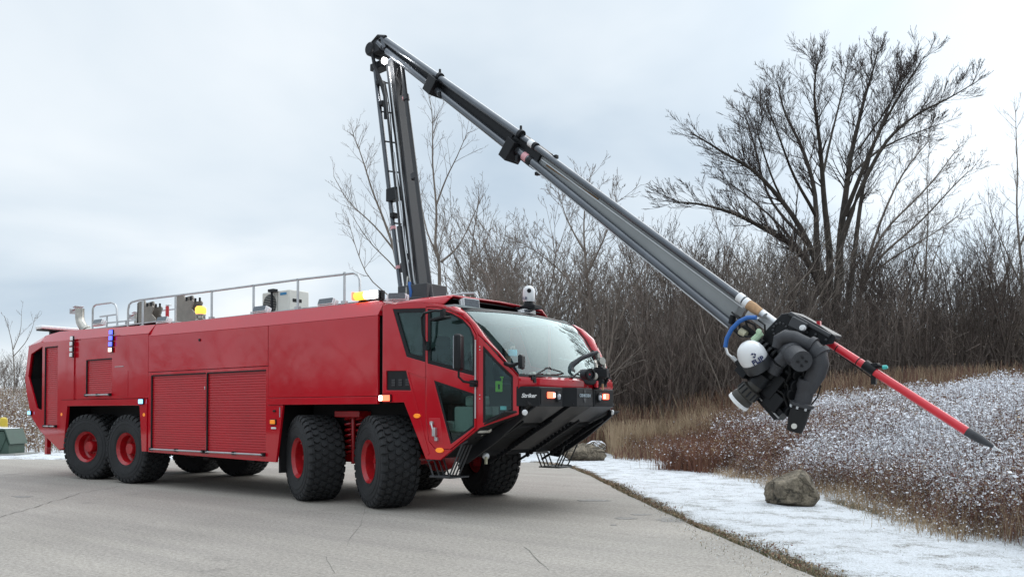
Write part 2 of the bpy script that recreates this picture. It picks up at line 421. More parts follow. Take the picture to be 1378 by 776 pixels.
tag(c.build('pavement_cracks', CRK, smooth=False), 'thin dark cracks in the asphalt', None, None, 'structure')

DAMP = mat('damp_asphalt', (.235, .222, .205), .7, var=.3, vscale=14, bump=.3, bscale=120)
def stain(uv, ru, rv, seed):
    rg = random.Random(seed); pts = []
    for i in range(26):
        a = 2 * math.pi * i / 26; q = .55 + .6 * rg.random() * (.4 + .6 * abs(math.cos(a)))
        ray = survey(uv[0] + ru * q * math.cos(a), uv[1] + rv * q * math.sin(a), 1) - CAM; p_ = CAM + ray * (-CAM.z / ray.z); pts.append((p_.x, p_.y))
    return pts
for i, (uv, ru, rv) in enumerate((((912, 699), 30, 4), ((842, 697), 16, 2), ((862, 692), 14, 1.5), ((826, 706), 5, 1.2), ((30, 668), 16, 1.3), ((798, 673), 26, 1.6))):
    mb = MB(); mb.plate(stain(uv, ru, rv, i), [], lambda a, b, t: Vector((a, b, t)), .0035, .0015); tag(mb.build('damp_stain', DAMP, smooth=False), 'dark damp stain on the asphalt', None, None, 'structure')
# ================================================================== FIRE TRUCK
truck = empty('fire_truck', (0, 0, 0))
tag(truck, 'long red eight wheeled airport fire truck with raised grey boom on the pavement', 'fire truck')
HW = 1.52
side = lambda s: (lambda a, b, t: Vector((a, s * (HW + t), b)))      # outward offset t on side s
def splate(name, outer, holes, m, t0=-.045, t1=0., bevel=.006, sides=(-1, 1), parent=truck):
    for s in sides:
        mb = MB(); mb.plate(outer, holes, side(s), t0, t1)
        o = mb.build(name, m, parent, bevel=bevel, smooth=False)
    return o
# --- body: upper panels, lower frame, rear module
splate('upper_panel', [(-6.745, 2.19), (-3.012, 2.19), (-3.012, 2.85), (-6.745, 2.88)], [], RED)
splate('front_body_panel', [(-3.0, 1.66), (-.52, 1.66), (-.40, 1.66), (-.40, 2.84), (-3.0, 2.85)], [], RED)
splate('sill_panel', [(-3.0, 1.54), (-.40, 1.54), (-.40, 1.652), (-3.0, 1.652)], [], RED, t1=.012)
D1 = (-6.62, -4.81, .74, 2.11); D2 = (-4.76, -3.06, .74, 2.11); D3 = (-9.20, -8.15, 1.80, 2.50); D4 = (-11.12, -10.52, 1.13, 2.86)
rect = lambda q: [(q[0], q[2]), (q[1], q[2]), (q[1], q[3]), (q[0], q[3])]
splate('lower_panel', [(-6.745, .655), (-2.78, .60), (-2.61, 1.535), (-3.006, 1.535), (-3.006, 2.18), (-6.745, 2.18)], [rect(D1), rect(D2)], RED)
splate('side_panel', [(-9.47, 1.69), (-6.755, 1.69), (-6.755, 2.93), (-9.47, 2.97)], [rect(D3)], RED)
splate('rear_side_panel', [(-9.76, 1.69), (-9.50, 1.69), (-9.50, 2.97), (-9.76, 2.97)], [], RED, t0=-.05, t1=-.022)
OPEN = [(-11.27, 2.90), (-11.84, 2.75), (-11.98, 2.24), (-11.66, 1.71), (-11.54, 1.51), (-11.27, 1.46)]
SIL = [(-11.25, 3.0), (-11.97, 2.93), (-12.15, 2.2), (-12.06, 1.87), (-11.8, 1.32), (-11.34, 1.0), (-10.39, .60), (-10.22, .62), (-10.36, 1.69), (-9.77, 1.69), (-9.77, 2.97), (-10.4, 2.985)]
splate('rear_quarter_panel', SIL, [OPEN, rect(D4)], RED)
splate('wheel_arch_trim', [(-10.36, 1.68), (-10.26, .62), (-10.16, .62), (-10.02, 1.55), (-7.03, 1.55), (-6.93, .66), (-6.76, .66), (-6.755, 1.68)], [], RED, t1=.02)
splate('corner_crease', [(-9.75, 1.70), (-9.72, 1.70), (-9.72, 2.2), (-9.75, 2.2)], [], RED, t0=-.022, t1=-.012)
# subtle raised pressing on the rear panel
splate('access_cover', [(-7.95, 1.74), (-7.5, 1.74), (-7.5, 2.24), (-7.95, 2.24)], [], RED, t0=.0, t1=.006, bevel=.002)
# --- roof loft with chamfered shoulders
st = [(-12.0, 2.935, 2.95, 1.40), (-11.45, 2.975, 3.17, 1.36), (-10.8, 2.985, 3.22, 1.36), (-9.6, 2.975, 3.20, 1.37), (-8.6, 2.965, 3.165, 1.38), (-6.75, 2.94, 3.12, 1.38)]
st2 = [(-6.738, 2.886, 3.115, 1.38), (-5, 2.872, 3.105, 1.38), (-3.0, 2.856, 3.095, 1.38), (-.55, 2.848, 3.085, 1.38), (-.40, 2.846, 3.04, 1.40)]
def roof(stations, name):
    rows = [[Vector((x, -HW, zc)), Vector((x, -yr, zr)), Vector((x, -yr + .25, zr + .012)), Vector((x, 0, zr + .02)), Vector((x, yr - .25, zr + .012)), Vector((x, yr, zr)), Vector((x, HW, zc))] for x, zc, zr, yr in stations]
    mb = MB(); mb.grid(rows)
    mb.grid([[r[0] + Vector((0, 0, -.0)) for r in rows], [r[0] + Vector((0, .04, -.03)) for r in rows]])
    for r in (rows[0], rows[-1]): mb.add(r + [Vector((r[0].x, HW, 2.5)), Vector((r[0].x, -HW, 2.5))] if False else r, [tuple(range(7))])
    return mb.build(name, RED, truck, smooth=True, ang=12)
roof(st, 'rear_roof'); roof(st2, 'body_roof')
# rear closing band following the hexagonal outline
band = [(-11.3, 3.0), (-11.97, 2.93), (-12.15, 2.2), (-12.06, 1.87), (-11.8, 1.32), (-11.34, 1.0), (-10.39, .60)]
mb = MB(); mb.grid([[Vector((x, -HW + .01, z)) for x, z in band], [Vector((x, HW - .01, z)) for x, z in band]])
mb.build('rear_band', RED, truck, solid=.04, smooth=False)
mb = MB(); mb.grid([[Vector((x, y, z)) for x, z in [(-11.22, 2.95), (-11.86, 2.88), (-12.06, 2.2), (-11.98, 1.9), (-11.73, 1.38), (-11.22, 1.08)]] for y in (-1.42, 1.42)]); mb.box(-11.2, -11.16, -1.42, 1.42, 1.0, 2.95); mb.box(-11.9, -11.2, -.5, -.45, 1.5, 2.8); mb.build('engine_bay_wall', BLKM, truck, smooth=False)
# --- dark inner structure
mb = MB()
mb.box(-11.1, -.45, -1.44, 1.44, 1.58, 2.84); mb.box(-6.68, -2.85, -1.44, 1.44, .70, 1.58); mb.box(-11.1, -10.35, -1.4, 1.4, .9, 1.58)
mb.box(-10.9, .6, -.48, .48, .75, 1.2); mb.box(-10.3, -6.8, -.9, .9, 1.2, 1.58); mb.box(-2.6, .2, -.9, .9, 1.2, 1.56)
mb.box(-.36, -.30, -1.40, 1.40, 1.6, 2.85)
mb.build('inner_frame', BLKM, truck, smooth=False)
for s in (-1, 1):
    mb = MB(); mb.box(-2.84, -2.80, min(s * 1.42, s * .8), max(s * 1.42, s * .8), .42, 1.5); mb.build('mud_flap', BLKM, truck, smooth=False)
# --- roller doors with slats
def roller(q, name='roller_door', s=-1, pitch=.043, bar=True):
    x0, x1, z0, z1 = q; n = int((z1 - z0) / pitch); mb = MB(); rows = []
    rg = random.Random(int(abs(x0) * 100))
    for i in range(n):
        za = z0 + i * (z1 - z0) / n; zb = z0 + (i + 1) * (z1 - z0) / n; o = rg.uniform(-.0012, .0012)
        for zz_, dy in ((za + .001, .016), (za + .006, .006 + o), (lerp(za, zb, .5), .003 + o), (zb - .005, .006 + o), (zb - .001, .016)):
            rows.append([Vector((x, s * (HW - .018 - dy), zz_)) for x in (x0 - .01, x1 + .01)])
    mb.grid(rows)
    d = mb.build(name, REDS, truck, ang=30)
    fr = MB()
    y0, y1 = sorted((s * (HW - .03), s * (HW + .004)))
    fr.box(x0 - .018, x0 + .006, y0, y1, z0 - .01, z1 + .01); fr.box(x0, x1, y0, y1, z1 - .004, z1 + .018)
    fr.build('door_seal', BLKM, d, smooth=False)
    if bar:
        hb = MB(); yb = s * (HW + .035)
        zb = z0 - .025
        hb.tube([(x0 + .03, yb, zb), (x1 - .03, yb, zb)], .017, 10)
        for x in (x0 + .03, (x0 + x1) / 2, x1 - .03): hb.cbox((x, s * (HW + .02), zb), (.07, .06, .055), mi=1)
        hb.build('handle_bar', [ALU, BLK], d, bevel=.003)
    return d
for q in (D1, D2, D3, D4): roller(q)
for q in (D1, D2, D3): roller(q, s=1, bar=False)
for q in ((D1),):
    lt = MB(); lt.box(-4.835, -4.815, -HW - .012, -HW, 1.82, 1.88); lt.build('door_latch', ALU, truck, bevel=.003)
mb = MB(); mb.cbox((-7.84, -HW - .006, 2.335), (.34, .008, .012)); mb.build('vent_slot', ALU, truck)
mb = MB(); mb.lathe([(.02, 0), (.028, .012), (.02, .02)], (-5.0, -HW - .0, 2.72), (0, -1, 0), 16); mb.build('filler_cap', BLK, truck)
mb = MB()
for x in (-7.86, -7.48): mb.cbox((x, -HW - .004, 1.655), (.05, .012, .018))
mb.build('drain_slot', BLKM, truck)
# --- marker and strobe lamps
def lamp(x, z, sx, sz, m, name='marker_lamp', s=-1, off=.02, rim=BLK):
    mb = MB(); mb.cbox((x, s * (HW + off), z), (sx + .02, .03, sz + .02))
    o = mb.build(name, rim, truck, bevel=.004)
    l = MB(); l.cbox((x, s * (HW + off + .02), z), (sx, .03, sz)); l.build('lens', m, o, bevel=.01)
    return o
for i in range(4): lamp(-9.80, 3.02 - .118 * i - .02, .10, .085, SILV, 'strobe_lamp', off=.03 if i else .02)
for i, m in enumerate((E_BLU, E_BLU, E_BLU, E_WRM)): lamp(-8.12 - .01 * i, 3.035 - .118 * i, .12, .085, m, 'strobe_lamp')
lamp(-6.92, 1.625, .14, .085, E_CYN, 'strobe_lamp', off=.035); lamp(-11.82, 1.40, .12, .08, E_CYN, 'strobe_lamp')
lamp(-.21, 1.625, .20, .085, E_RED, 'warning_lamp'); l = MB(); l.box(-.31, -.25, -HW - .062, -HW - .05, 1.59, 1.66); l.build('lens', E_WHT, truck)
def oval(x, z, rx, rz, m, nm='marker_lamp'):
    mb = MB(); mb.plate([(x + rx * math.cos(a), z + rz * math.sin(a)) for a in np.linspace(0, 2 * math.pi, 17)[:-1]], [], side(-1), 0, .022); mb.build(nm, m, truck, bevel=.006)
oval(-10.27, 1.37, .045, .035, E_AMBM); oval(-6.86, 1.37, .045, .035, E_AMBM); oval(.41, 1.37, .06, .032, E_AMBM); oval(.84, .90, .07, .035, E_AMBM)
lamp(-2.84, 1.26, .12, .07, E_AMBM, 'marker_lamp', off=.008); 
mb = MB(); mb.cbox((-2.84, -HW - .006, 1.16), (.12, .012, .03)); mb.build('reflector', WHT, truck)
mb = MB(); mb.cbox((-2.66 - .02, -HW - .006, 1.42), (.012, .01, .16)); mb.build('label_strip', LETS, truck)
oval(-2.82, 1.44, .035, .016, BLK, 'vent_cap')
# rear details: tow bracket
mb = MB(); mb.box(-11.62, -11.5, -1.3, -1.2, .55, 1.1); mb.box(-11.58, -11.46, -1.32, -1.22, .45, .62); mb.box(-11.8, -11.4, -1.32, -1.2, 1.0, 1.15); mb.build('rear_bracket', RED, truck, bevel=.01)

# --- wheels
def tyre_mesh():
    mb = MB(); P = [(.312, -.262), (.33, -.283), (.38, -.293), (.46, -.302), (.54, -.300), (.60, -.290), (.635, -.272), (.655, -.235), (.662, -.12), (.664, 0)]
    P = P + [(r, -y) for r, y in P[-2::-1]]
    mb.lathe(P, (0, 0, 0), (0, 1, 0), 72, caps=False)
    for r_, y_ in ((.36, .290), (.50, .302), (.57, .296)):       # moulded sidewall rings
        for s in (-1, 1):
            mb.lathe([(r_ - .006, s * (y_ - .002)), (r_, s * (y_ + .005)), (r_ + .006, s * (y_ - .002))], (0, 0, 0), (0, 1, 0), 72, caps=False)
    NB = 33
    def pt(a, r, y): return Vector((r * math.cos(a), y, r * math.sin(a)))
    for row, yc in enumerate((-.165, -.055, .055, .165)):
        for i in range(NB):
            a0 = 2 * math.pi * (i + (row % 2) * .5) / NB; w = 2 * math.pi / NB * .45; h = .052
            poly = [(-w * .9, -h * .25), (-w * .45, -h), (w * .5, -h * .85), (w * .95, 0.02 * 0), (w * .45, h), (-w * .5, h * .85)]
            vs = [pt(a0 + a, .655, yc + y) for a, y in poly] + [pt(a0 + a * .9, .690, yc + y * .9) for a, y in poly]
            mb.add(vs, [(6, 7, 8, 9, 10, 11)] + [(k_, (k_ + 1) % 6, 6 + (k_ + 1) % 6, 6 + k_) for k_ in range(6)])
    for s in (-1, 1):
        for i in range(NB):
            a0 = 2 * math.pi * (i + (.5 if s < 0 else 0) + .25) / NB; w = 2 * math.pi / NB * .36; sk = .03
            prof = [(.685, .222), (.683, .262), (.650, .292), (.600, .3), (.600, .27), (.64, .222)]
            vs = [pt(a0 - w, r, s * y) for r, y in prof] + [pt(a0 + w * .8, r, s * y) for r, y in prof]
            mb.add(vs, [(0, 1, 2, 3, 4, 5), (11, 10, 9, 8, 7, 6)] + [(k_, (k_ + 1) % 6, 6 + (k_ + 1) % 6, 6 + k_) for k_ in range(6)])
    return mb
def make_wheel(rear):
    hub = MB()
    if rear: hub.lathe([(.20, -.07), (.12, -.08), (.115, -.20), (.105, -.215), (.0, -.215)], (0, 0, 0), (0, 1, 0), 32)
    else: hub.lathe([(.17, -.10), (.10, -.105), (.09, -.15), (.04, -.155), (.035, -.19), (0, -.19)], (0, 0, 0), (0, 1, 0), 32)
    for i in range(10):
        a = 2 * math.pi * i / 10; hub.lathe([(.014, -.125), (.014, -.10)] if not rear else [(.012, -.10), (.012, -.07)], (.145 * math.cos(a), 0, .145 * math.sin(a)), (0, 1, 0), 6)
    h = hub.build('wheel', REDM, truck, bevel=0)
    rim = MB(); rim.lathe([(.250, .24), (.250, -.06), (.16, -.10), (.165, -.085), (.235, -.07), (.268, -.10), (.272, -.235), (.300, -.262), (.322, -.284), (.326, -.27), (.31, -.24), (.30, .24)], (0, 0, 0), (0, 1, 0), 56)
    rim.build('rim', REDM, h)
    v = MB(); v.tube([(.2, -.12, .12), (.21, -.2, .13)], .008, 6); v.build('valve_stem', ALU, h)
    t = tyre_mesh().build('tyre', RUB, h, ang=28)
    return h
AX = [(-9.336, 15, True), (-7.633, 5, True), (-2.181, -21, False), (-.528, -24, False)]
prot = {}
for x, ang, rear in AX:
    for s in (-1, 1):
        if rear not in prot: o = make_wheel(rear); prot[rear] = o
        else: o = copy_tree(prot[rear], truck)
        o.location = (x, s * 1.215, .688); o.rotation_euler = (0, R(37 * x), R(ang) + (0 if s < 0 else math.pi))
        o.rotation_mode = 'ZYX' if False else 'XYZ'
for x, ang, rear in AX:
    mb = MB(); mb.tube([(x, -1.0, .69), (x, 1.0, .69)], .09, 12); mb.lathe([(.1, -.2), (.22, -.15), (.24, 0), (.22, .15), (.1, .2)], (x, 0, .7), (0, 1, 0), 20)
    for s in (-1, 1):
        mb.box(x - .08, x + .08, s * .95 - .05, s * .95 + .05, .5, 1.0)
    mb.build('axle', REDM, truck, bevel=.01)
for x in (-1.35, -1.62):
    for s in (-1, 1):
        sp = MB(); sp.tube([(x + .085 * math.cos(t), s * .95 + .085 * math.sin(t), .72 + .62 * t / (2 * math.pi * 7)) for t in np.linspace(0, 2 * math.pi * 7, 110)], .018, 6)
        sp.build('coil_spring', REDM, truck)
mb = MB(); mb.box(-1.78, -1.2, -1.15, -.85, 1.34, 1.44); mb.tube([(-1.5, -1.0, .6), (-1.5, -1.0, 1.35)], .035, 8); mb.box(-2.0, -.8, -.95, -.8, .62, .74); mb.build('suspension_arm', REDM, truck, bevel=.01)
mb = MB(); 
for x in (-5.6, -4.2): mb.tube([(x, -1.3, .62), (x, -1.3, .68)], .03, 8); mb.box(x - .1, x + .1, -1.0, -.8, .52, .72)
mb.box(-6.6, -3.1, -.7, .7, .62, .78)
mb.build('underbody', BLKM, truck, smooth=False)

# --- cab
DOOR = [(.575, 2.885), (.80, 2.865), (1.02, 2.80), (1.22, 2.715), (1.38, 2.59), (1.475, 2.45), (1.475, 1.21), (1.02, .915), (.74, .925), (.63, 1.02), (.575, 1.32)]
W1 = [(-.09, 2.91), (.555, 2.875), (.555, 2.12), (.19, 2.21)]
W2 = [(.60, 2.86), (.86, 2.825), (1.06, 2.76), (1.25, 2.665), (1.38, 2.55), (1.45, 2.42), (1.45, 1.905), (.60, 2.10)]
W3 = [(.72, 1.86), (1.45, 1.665), (1.45, 1.225), (1.03, .985)]
GR = [(-.22, 2.02), (.18, 2.01), (.28, 1.73), (-.22, 1.74)]
shell = [(-.30, 2.985), (.38, 2.975), (.68, 2.925), (.98, 2.855), (1.25, 2.75), (1.43, 2.60), (1.505, 2.46), (1.505, 1.20), (.84, .765), (.57, .765), (.14, 1.56), (-.30, 1.56)]
def grow_poly(p, e):
    cx = sum(a for a, b in p) / len(p); cz = sum(b for a, b in p) / len(p)
    return [(a + e * (1 if a > cx else -1), b + e * (1 if b > cz else -1)) for a, b in p]
splate('cab_side', shell, [grow_poly(DOOR, .007), W1, GR], RED, bevel=.008)
for s in (-1, 1):
    mb = MB(); mb.plate(DOOR, [W2, W3], side(s), -.045, .004)
    door = mb.build('cab_door', RED, truck, bevel=.008, smooth=False)
    for nm, W in (('window', W2), ('window', W3)):
        mb = MB(); inner = [(lerp(a, sum(q[0] for q in W) / len(W), .10), lerp(b, sum(q[1] for q in W) / len(W), .10)) for a, b in W]
        mb.plate(W, [inner], side(s), -.018, -.004, 0)
        mb.plate(W, [], side(s), -.022, -.019, 1)
        mb.build(nm, [BLK, GL_S], door, smooth=False)
    mb = MB(); mb.plate([(.63, 1.34), (.84, 1.34), (.90, 1.0), (.74, .985), (.66, 1.06)], [], side(s), .0, .006); mb.build('handle_recess', REDS, door, bevel=.003)
    mb = MB(); y = s * (HW + .03)
    mb.tube([(.70, y, 1.27), (.74, y - s * .0 + s * .02, 1.2), (.78, y, 1.06)], .014, 8); mb.cbox((.76, y, 1.15), (.06, .05, .12)); mb.cbox((.70, y - s * .01, 1.27), (.05, .04, .05)); mb.cbox((.79, y - s * .01, 1.05), (.05, .04, .05))
    mb.build('door_handle', ALU, door, bevel=.008)
    # grab rail at the leading edge
    mb = MB(); mb.tube([(1.492, s * (HW + .03), 2.38), (1.492, s * (HW + .03), 1.34)], .011, 8); mb.build('grab_rail', ALU, truck)
    mb = MB(); mb.plate(W1, [[(.0, 2.85), (.50, 2.82), (.50, 2.20), (.24, 2.26)]], side(s), -.018, -.003, 0); mb.plate(W1, [], side(s), -.024, -.02, 1)
    mb.build('rear_cab_window', [BLK, GL_S], truck, smooth=False)
    mb = MB(); mb.plate(GR, [], side(s), -.04, -.02, 0)
    for i in range(3):
        x = -.12 + .14 * i
        for j in range(3): mb.plate([(x, 1.80 + .035 * j), (x + .07, 1.80 + .035 * j), (x + .07, 1.825 + .035 * j), (x, 1.825 + .035 * j)], [], side(s), -.02, -.010, 1)
    mb.build('side_grille', [BLK, DGR], truck, smooth=False)
    # diagonal pressed line beside the wheel arch
    mb = MB(); mb.plate([(.20, 1.98), (.235, 1.98), (.64, .85), (.61, .82)], [], side(s), .0, .008); mb.plate([(.22, 1.99), (.56, 1.90), (.56, 1.92), (.21, 2.02)], [], side(s), 0, .008)
    mb.build('pressed_rib', RED, truck, bevel=.003, smooth=False)
# front corner panels
def corner(s):
    O = Vector((1.505, s * 1.52, 0)); Ux = Vector((.445, -s * .32, 0)); L = Ux.length; Ux.normalize(); Nn = Vector((Ux.y * s, -Ux.x * s, 0)) * (1 if True else 1)
    Nn = Vector((.32, s * .445, 0)).normalized()
    return O, Ux, L, Nn
for s in (-1, 1):
    O, Ux, L, Nn = corner(s)
    f = lambda a, b, t: O + Ux * a + Nn * t + Vector((0, 0, b))
    outer = [(0.004, 2.45), (.18, 2.27), (.37, 2.06), (L, 1.90), (L, 1.39), (0.004, 1.205)]
    hole = [(.075, 2.30), (.26, 2.10), (.47, 1.90), (.47, 1.44), (.075, 1.275)]
    mb = MB(); mb.plate(outer, [hole], f, -.04, 0); cp = mb.build('corner_panel', RED, truck, bevel=.008, smooth=False)
    inner = [(.105, 2.22), (.26, 2.05), (.445, 1.875), (.445, 1.465), (.105, 1.32)]
    mb = MB(); mb.plate(hole, [inner], f, -.02, -.002, 0); mb.plate(hole, [], f, -.026, -.022, 1)
    mb.build('corner_window', [BLK, GL_S], cp, smooth=False)
    for z in (1.62, 1.68):
        pass
    mb = MB()
    for q in (2.35, 2.39, 1.70, 1.75): mb.lathe([(.008, 0), (.008, .006)], f(.03, q - .1, 0), Nn, 8)
    mb.build('rivet', ALU, cp)
# windscreen and pillars
Gc = [(1.10, 1.40, 2.835), (1.22, 1.39, 2.745), (1.38, 1.37, 2.575), (1.55, 1.31, 2.36), (1.71, 1.25, 2.14), (1.86, 1.19, 1.90)]
Sc = [(.98, 1.52, 2.85), (1.25, 1.52, 2.745), (1.43, 1.52, 2.595), (1.51, 1.51, 2.46), (1.72, 1.365, 2.22), (1.95, 1.205, 1.90)]
rows = []
for i, (x, y, z) in enumerate(Gc):
    t = i / (len(Gc) - 1); rows.append([Vector((x + (.15 + .05 * t) * (1 - q * q) ** .8 if abs(q) < 1 else x, y * q, z + .045 * (1 - q * q) * (1 - t))) for q in np.linspace(-1, 1, 17)])
ws = MB(); ws.grid(rows); wso = ws.build('windscreen', GL_W, truck, ang=80)
# black frit band along glass edge
fr = MB()
def off(rws, i, j, ii, jj, k): return rws[i][j].lerp(rws[ii][jj], k) + Vector((.004, 0, .004))
n = len(rows); m17 = 17
fr.grid([[off(rows, i, 0, i, 1, 0) for i in range(n)], [off(rows, i, 0, i, 1, .22) for i in range(n)]])
fr.grid([[off(rows, i, 16, i, 15, 0) for i in range(n)], [off(rows, i, 16, i, 15, .22) for i in range(n)]])
fr.grid([[off(rows, 0, j, 1, j, 0) for j in range(17)], [off(rows, 0, j, 1, j, .35) for j in range(17)]])
fr.grid([[off(rows, n - 1, j, n - 2, j, 0) for j in range(17)], [off(rows, n - 1, j, n - 2, j, .13) for j in range(17)]])
fr.build('glass_border', BLK, wso, ang=80, recalc=False)
for s in (-1, 1):
    mb = MB(); a = [Vector((x, s * y, z)) for x, y, z in Sc]; b = [Vector((x + .004, s * (y + .004), z + .004)) for x, y, z in Gc]
    mid = [(p_ + q_) / 2 + Vector((.02, s * .012, .012)) for p_, q_ in zip(a, b)]
    mb.grid([a, mid, b]); mb.build('windscreen_pillar', RED, truck, solid=.02, ang=40)
    mb = MB()
    for t in (.3, .34, .62, .65):
        i = int(t * 5); q = mid[i].lerp(mid[i + 1], t * 5 - i); mb.lathe([(.008, 0), (.007, .016)], q, (q - a[i]).cross(a[i + 1] - a[i]).normalized() * (-1 if s > 0 else 1), 8)
    mb.build('pillar_rivet', ALU, truck)
# roof cap with black light recess
CAPX = .70
mb = MB()
topo = [(-.30, 1.22, 3.035), (.2, 1.18, 3.075), (CAPX, 1.10, 3.085)]
lowo = [(-.30, 1.50, 2.985), (.38, 1.44, 2.975), (CAPX + .0, 1.30, 2.945)]
rws = [[Vector((l[0], -l[1], l[2])), Vector((t[0], -t[1], t[2])), Vector((t[0], 0, t[2] + .02)), Vector((t[0], t[1], t[2])), Vector((l[0], l[1], l[2]))] for t, l in zip(topo, lowo)]
mb.grid(rws); mb.build('cab_roof', RED, truck, solid=.025, ang=15)
mb = MB()
mb.grid([[Vector((x, -y, z)) for x, y, z in [(-.30, HW, 2.985), (.38, HW, 2.975), (.68, HW, 2.925), (.98, HW, 2.855)]], [Vector((x, -y, z)) for x, y, z in [(-.30, 1.42, 3.0), (.38, 1.38, 2.985), (.70, 1.34, 2.94), (1.10, 1.38, 2.84)]]])
mb.grid([[Vector((x, y, z)) for x, y, z in [(-.30, HW, 2.985), (.38, HW, 2.975), (.68, HW, 2.925), (.98, HW, 2.855)]], [Vector((x, y, z)) for x, y, z in [(-.30, 1.42, 3.0), (.38, 1.38, 2.985), (.70, 1.34, 2.94), (1.10, 1.38, 2.84)]]])
mb.build('roof_shoulder', RED, truck, ang=30)
mb = MB()
mb.grid([[Vector((.45, y, 3.06)) for y in (-1.1, 0, 1.1)], [Vector((.50, y * 1.13, 2.935)) for y in (-1.1, 0, 1.1)], [Vector((.72, y * 1.2, 2.925)) for y in (-1.1, 0, 1.1)], [Vector((1.13 + (.14 if y == 0 else 0), y * 1.26, 2.85 + (.04 if y == 0 else 0))) for y in (-1.1, 0, 1.1)]])
mb.grid([[Vector((x, y, 3.072 + (.012 if y == 0 else 0) - .03)) for y in (-1.08, 0, 1.08)] for x in (.40, CAPX - .015)])
mb.build('light_recess', BLK, truck, solid=.01, smooth=False)
mb = MB()
for y in (-1.02, -.72, -.1, .02, .14, .42, .95): mb.lathe([(.014, 0), (.02, .02), (.012, .05), (0, .055)], (.52, y, 2.965), (.9, 0, .3), 8)
mb.build('hose_fitting', STEEL, truck)
def worklamp(x, y, z, yawd, tilt=-8, w=.28, h=.13, lit=None, nm='work_lamp', par=truck, d=.12):
    M_ = Matrix.Translation((x, y, z)) @ Matrix.Rotation(R(yawd), 4, 'Z') @ Matrix.Rotation(R(tilt), 4, 'Y')
    mb = MB(); mb.box(-d, 0, -w / 2, w / 2, -h / 2, h / 2, 0, M_); mb.box(-.07, -.03, -w / 2 - .03, -w / 2 - .005, -h / 2, h / 2 * .6, 0, M_); mb.box(-.07, -.03, w / 2 + .005, w / 2 + .03, -h / 2, h / 2 * .6, 0, M_); mb.box(-.08, -.02, -w / 2 - .03, w / 2 + .03, -h / 2 - .022, -h / 2 - .006, 0, M_)
    for i in range(5): mb.box(-d - .015, -d, -w / 2 + .02 + i * w / 5.5, -w / 2 + .03 + i * w / 5.5, -h / 2 + .01, h / 2 - .01, 0, M_)
    o = mb.build(nm, WHT if nm == 'work_lamp' else BLK, par, bevel=.006)
    l = MB()
    for k_ in (0, 1):
        l.box(.0, .006, -w / 2 + .02, w / 2 - .02, -h / 2 + .015 + k_ * (h / 2 - .005), -h / 2 + .055 + k_ * (h / 2 - .005), 0, M_)
    l.box(.0, .004, -w / 2 + .012, w / 2 - .012, -h / 2 + .012, h / 2 - .012, 0, M_)
    l.build('lens', lit or LENSD, o, bevel=0)
    return o
worklamp(.80, -.80, 3.0, -8, w=.30, h=.14); worklamp(.86, .55, 2.965, 0, w=.32, h=.14)
# roof edge work lamps, facing out
for x, z in ((-9.15, 3.34), (-6.62, 3.22), (-3.52, 3.19), (-1.80, 3.18)):
    worklamp(x, -1.33, z, -90, -20, w=.36, h=.10)
lb = worklamp(-.80, -1.33, 3.19, -90, 0, w=.46, h=.13, nm='beacon_bar')
def domed(x0, x1, m):
    mb = MB(); mb.tube([(x0, -1.36, 3.19), ((x0 + x1) / 2, -1.36, 3.19), (x1, -1.36, 3.19)], .062, 12); mb.build('beacon_lens', m, lb)
domed(-1.06, -.84, E_AMB); domed(-.82, -.60, E_WHT)
mb = MB(); mb.cbox((-1.06, -1.37, 3.19), (.04, .13, .13)); mb.build('beacon_lens', E_RED, lb, bevel=.03)
worklamp(-.28, -1.25, 3.14, -60, 0, w=.28, h=.09)
bc = MB(); bc.lathe([(.10, 0), (.10, .02), (.05, .05), (.05, .10), (.09, .11), (.09, .13)], (-5.49, -1.2, 3.12), (0, 0, 1), 20); bco = bc.build('rotating_beacon', STEEL, truck)
bc = MB(); bc.lathe([(.085, .13), (.10, .17), (.098, .24), (.07, .275), (0, .28)], (-5.49, -1.2, 3.12), (0, 0, 1), 20); bc.build('beacon_lens', E_AMB, bco)
# rear light bar
mb = MB(); mb.box(-12.25, -11.95, -1.25, 1.25, 3.33, 3.36); mb.box(-12.15, -12.05, -1.0, -.8, 3.1, 3.33); rb = mb.build('rear_light_bar', BLK, truck, bevel=.01)
mb = MB(); mb.box(-12.26, -11.94, -1.27, 1.27, 3.362, 3.45); mb.build('lens', SILV, rb, bevel=.03)
mb = MB(); mb.box(-12.05, -11.85, -1.05, -.78, 3.05, 3.22); mb.build('bar_mount', RED, truck, bevel=.03)
# --- roof railing
rail = [(-7.94, -1.3, 3.13), (-7.94, -1.3, 3.50), (-7.90, -1.3, 3.60), (-7.80, -1.3, 3.65), (-7.5, -1.3, 3.67), (-4.9, -1.3, 3.625), (-2.5, -1.3, 3.60), (-1.36, -1.3, 3.575), (-1.16, -1.3, 3.57), (-1.07, -1.3, 3.53), (-1.03, -1.3, 3.45), (-1.02, -1.3, 3.12)]
mb = MB(); mb.tube(rail, .021, 8)
for x in (-7.37, -6.18, -4.98, -3.72, -2.52, -1.38): mb.tube([(x, -1.3, 3.1), (x, -1.3, 3.62 + (-x - 3) * .008)], .021, 8); mb.cbox((x, -1.3, 3.13), (.09, .07, .05))
mb.build('roof_railing', ALU, truck)
mb = MB()
h = [(-9.93, -1.05, 3.2), (-9.93, -1.05, 3.68), (-9.88, -1.05, 3.75), (-9.78, -1.05, 3.78), (-9.1, -1.05, 3.77), (-8.95, -1.05, 3.72), (-8.88, -1.05, 3.62), (-8.85, -1.05, 3.2)]
mb.tube(h, .021, 8); mb.tube([(q[0] + .05, .4, q[2]) for q in h], .018, 8)
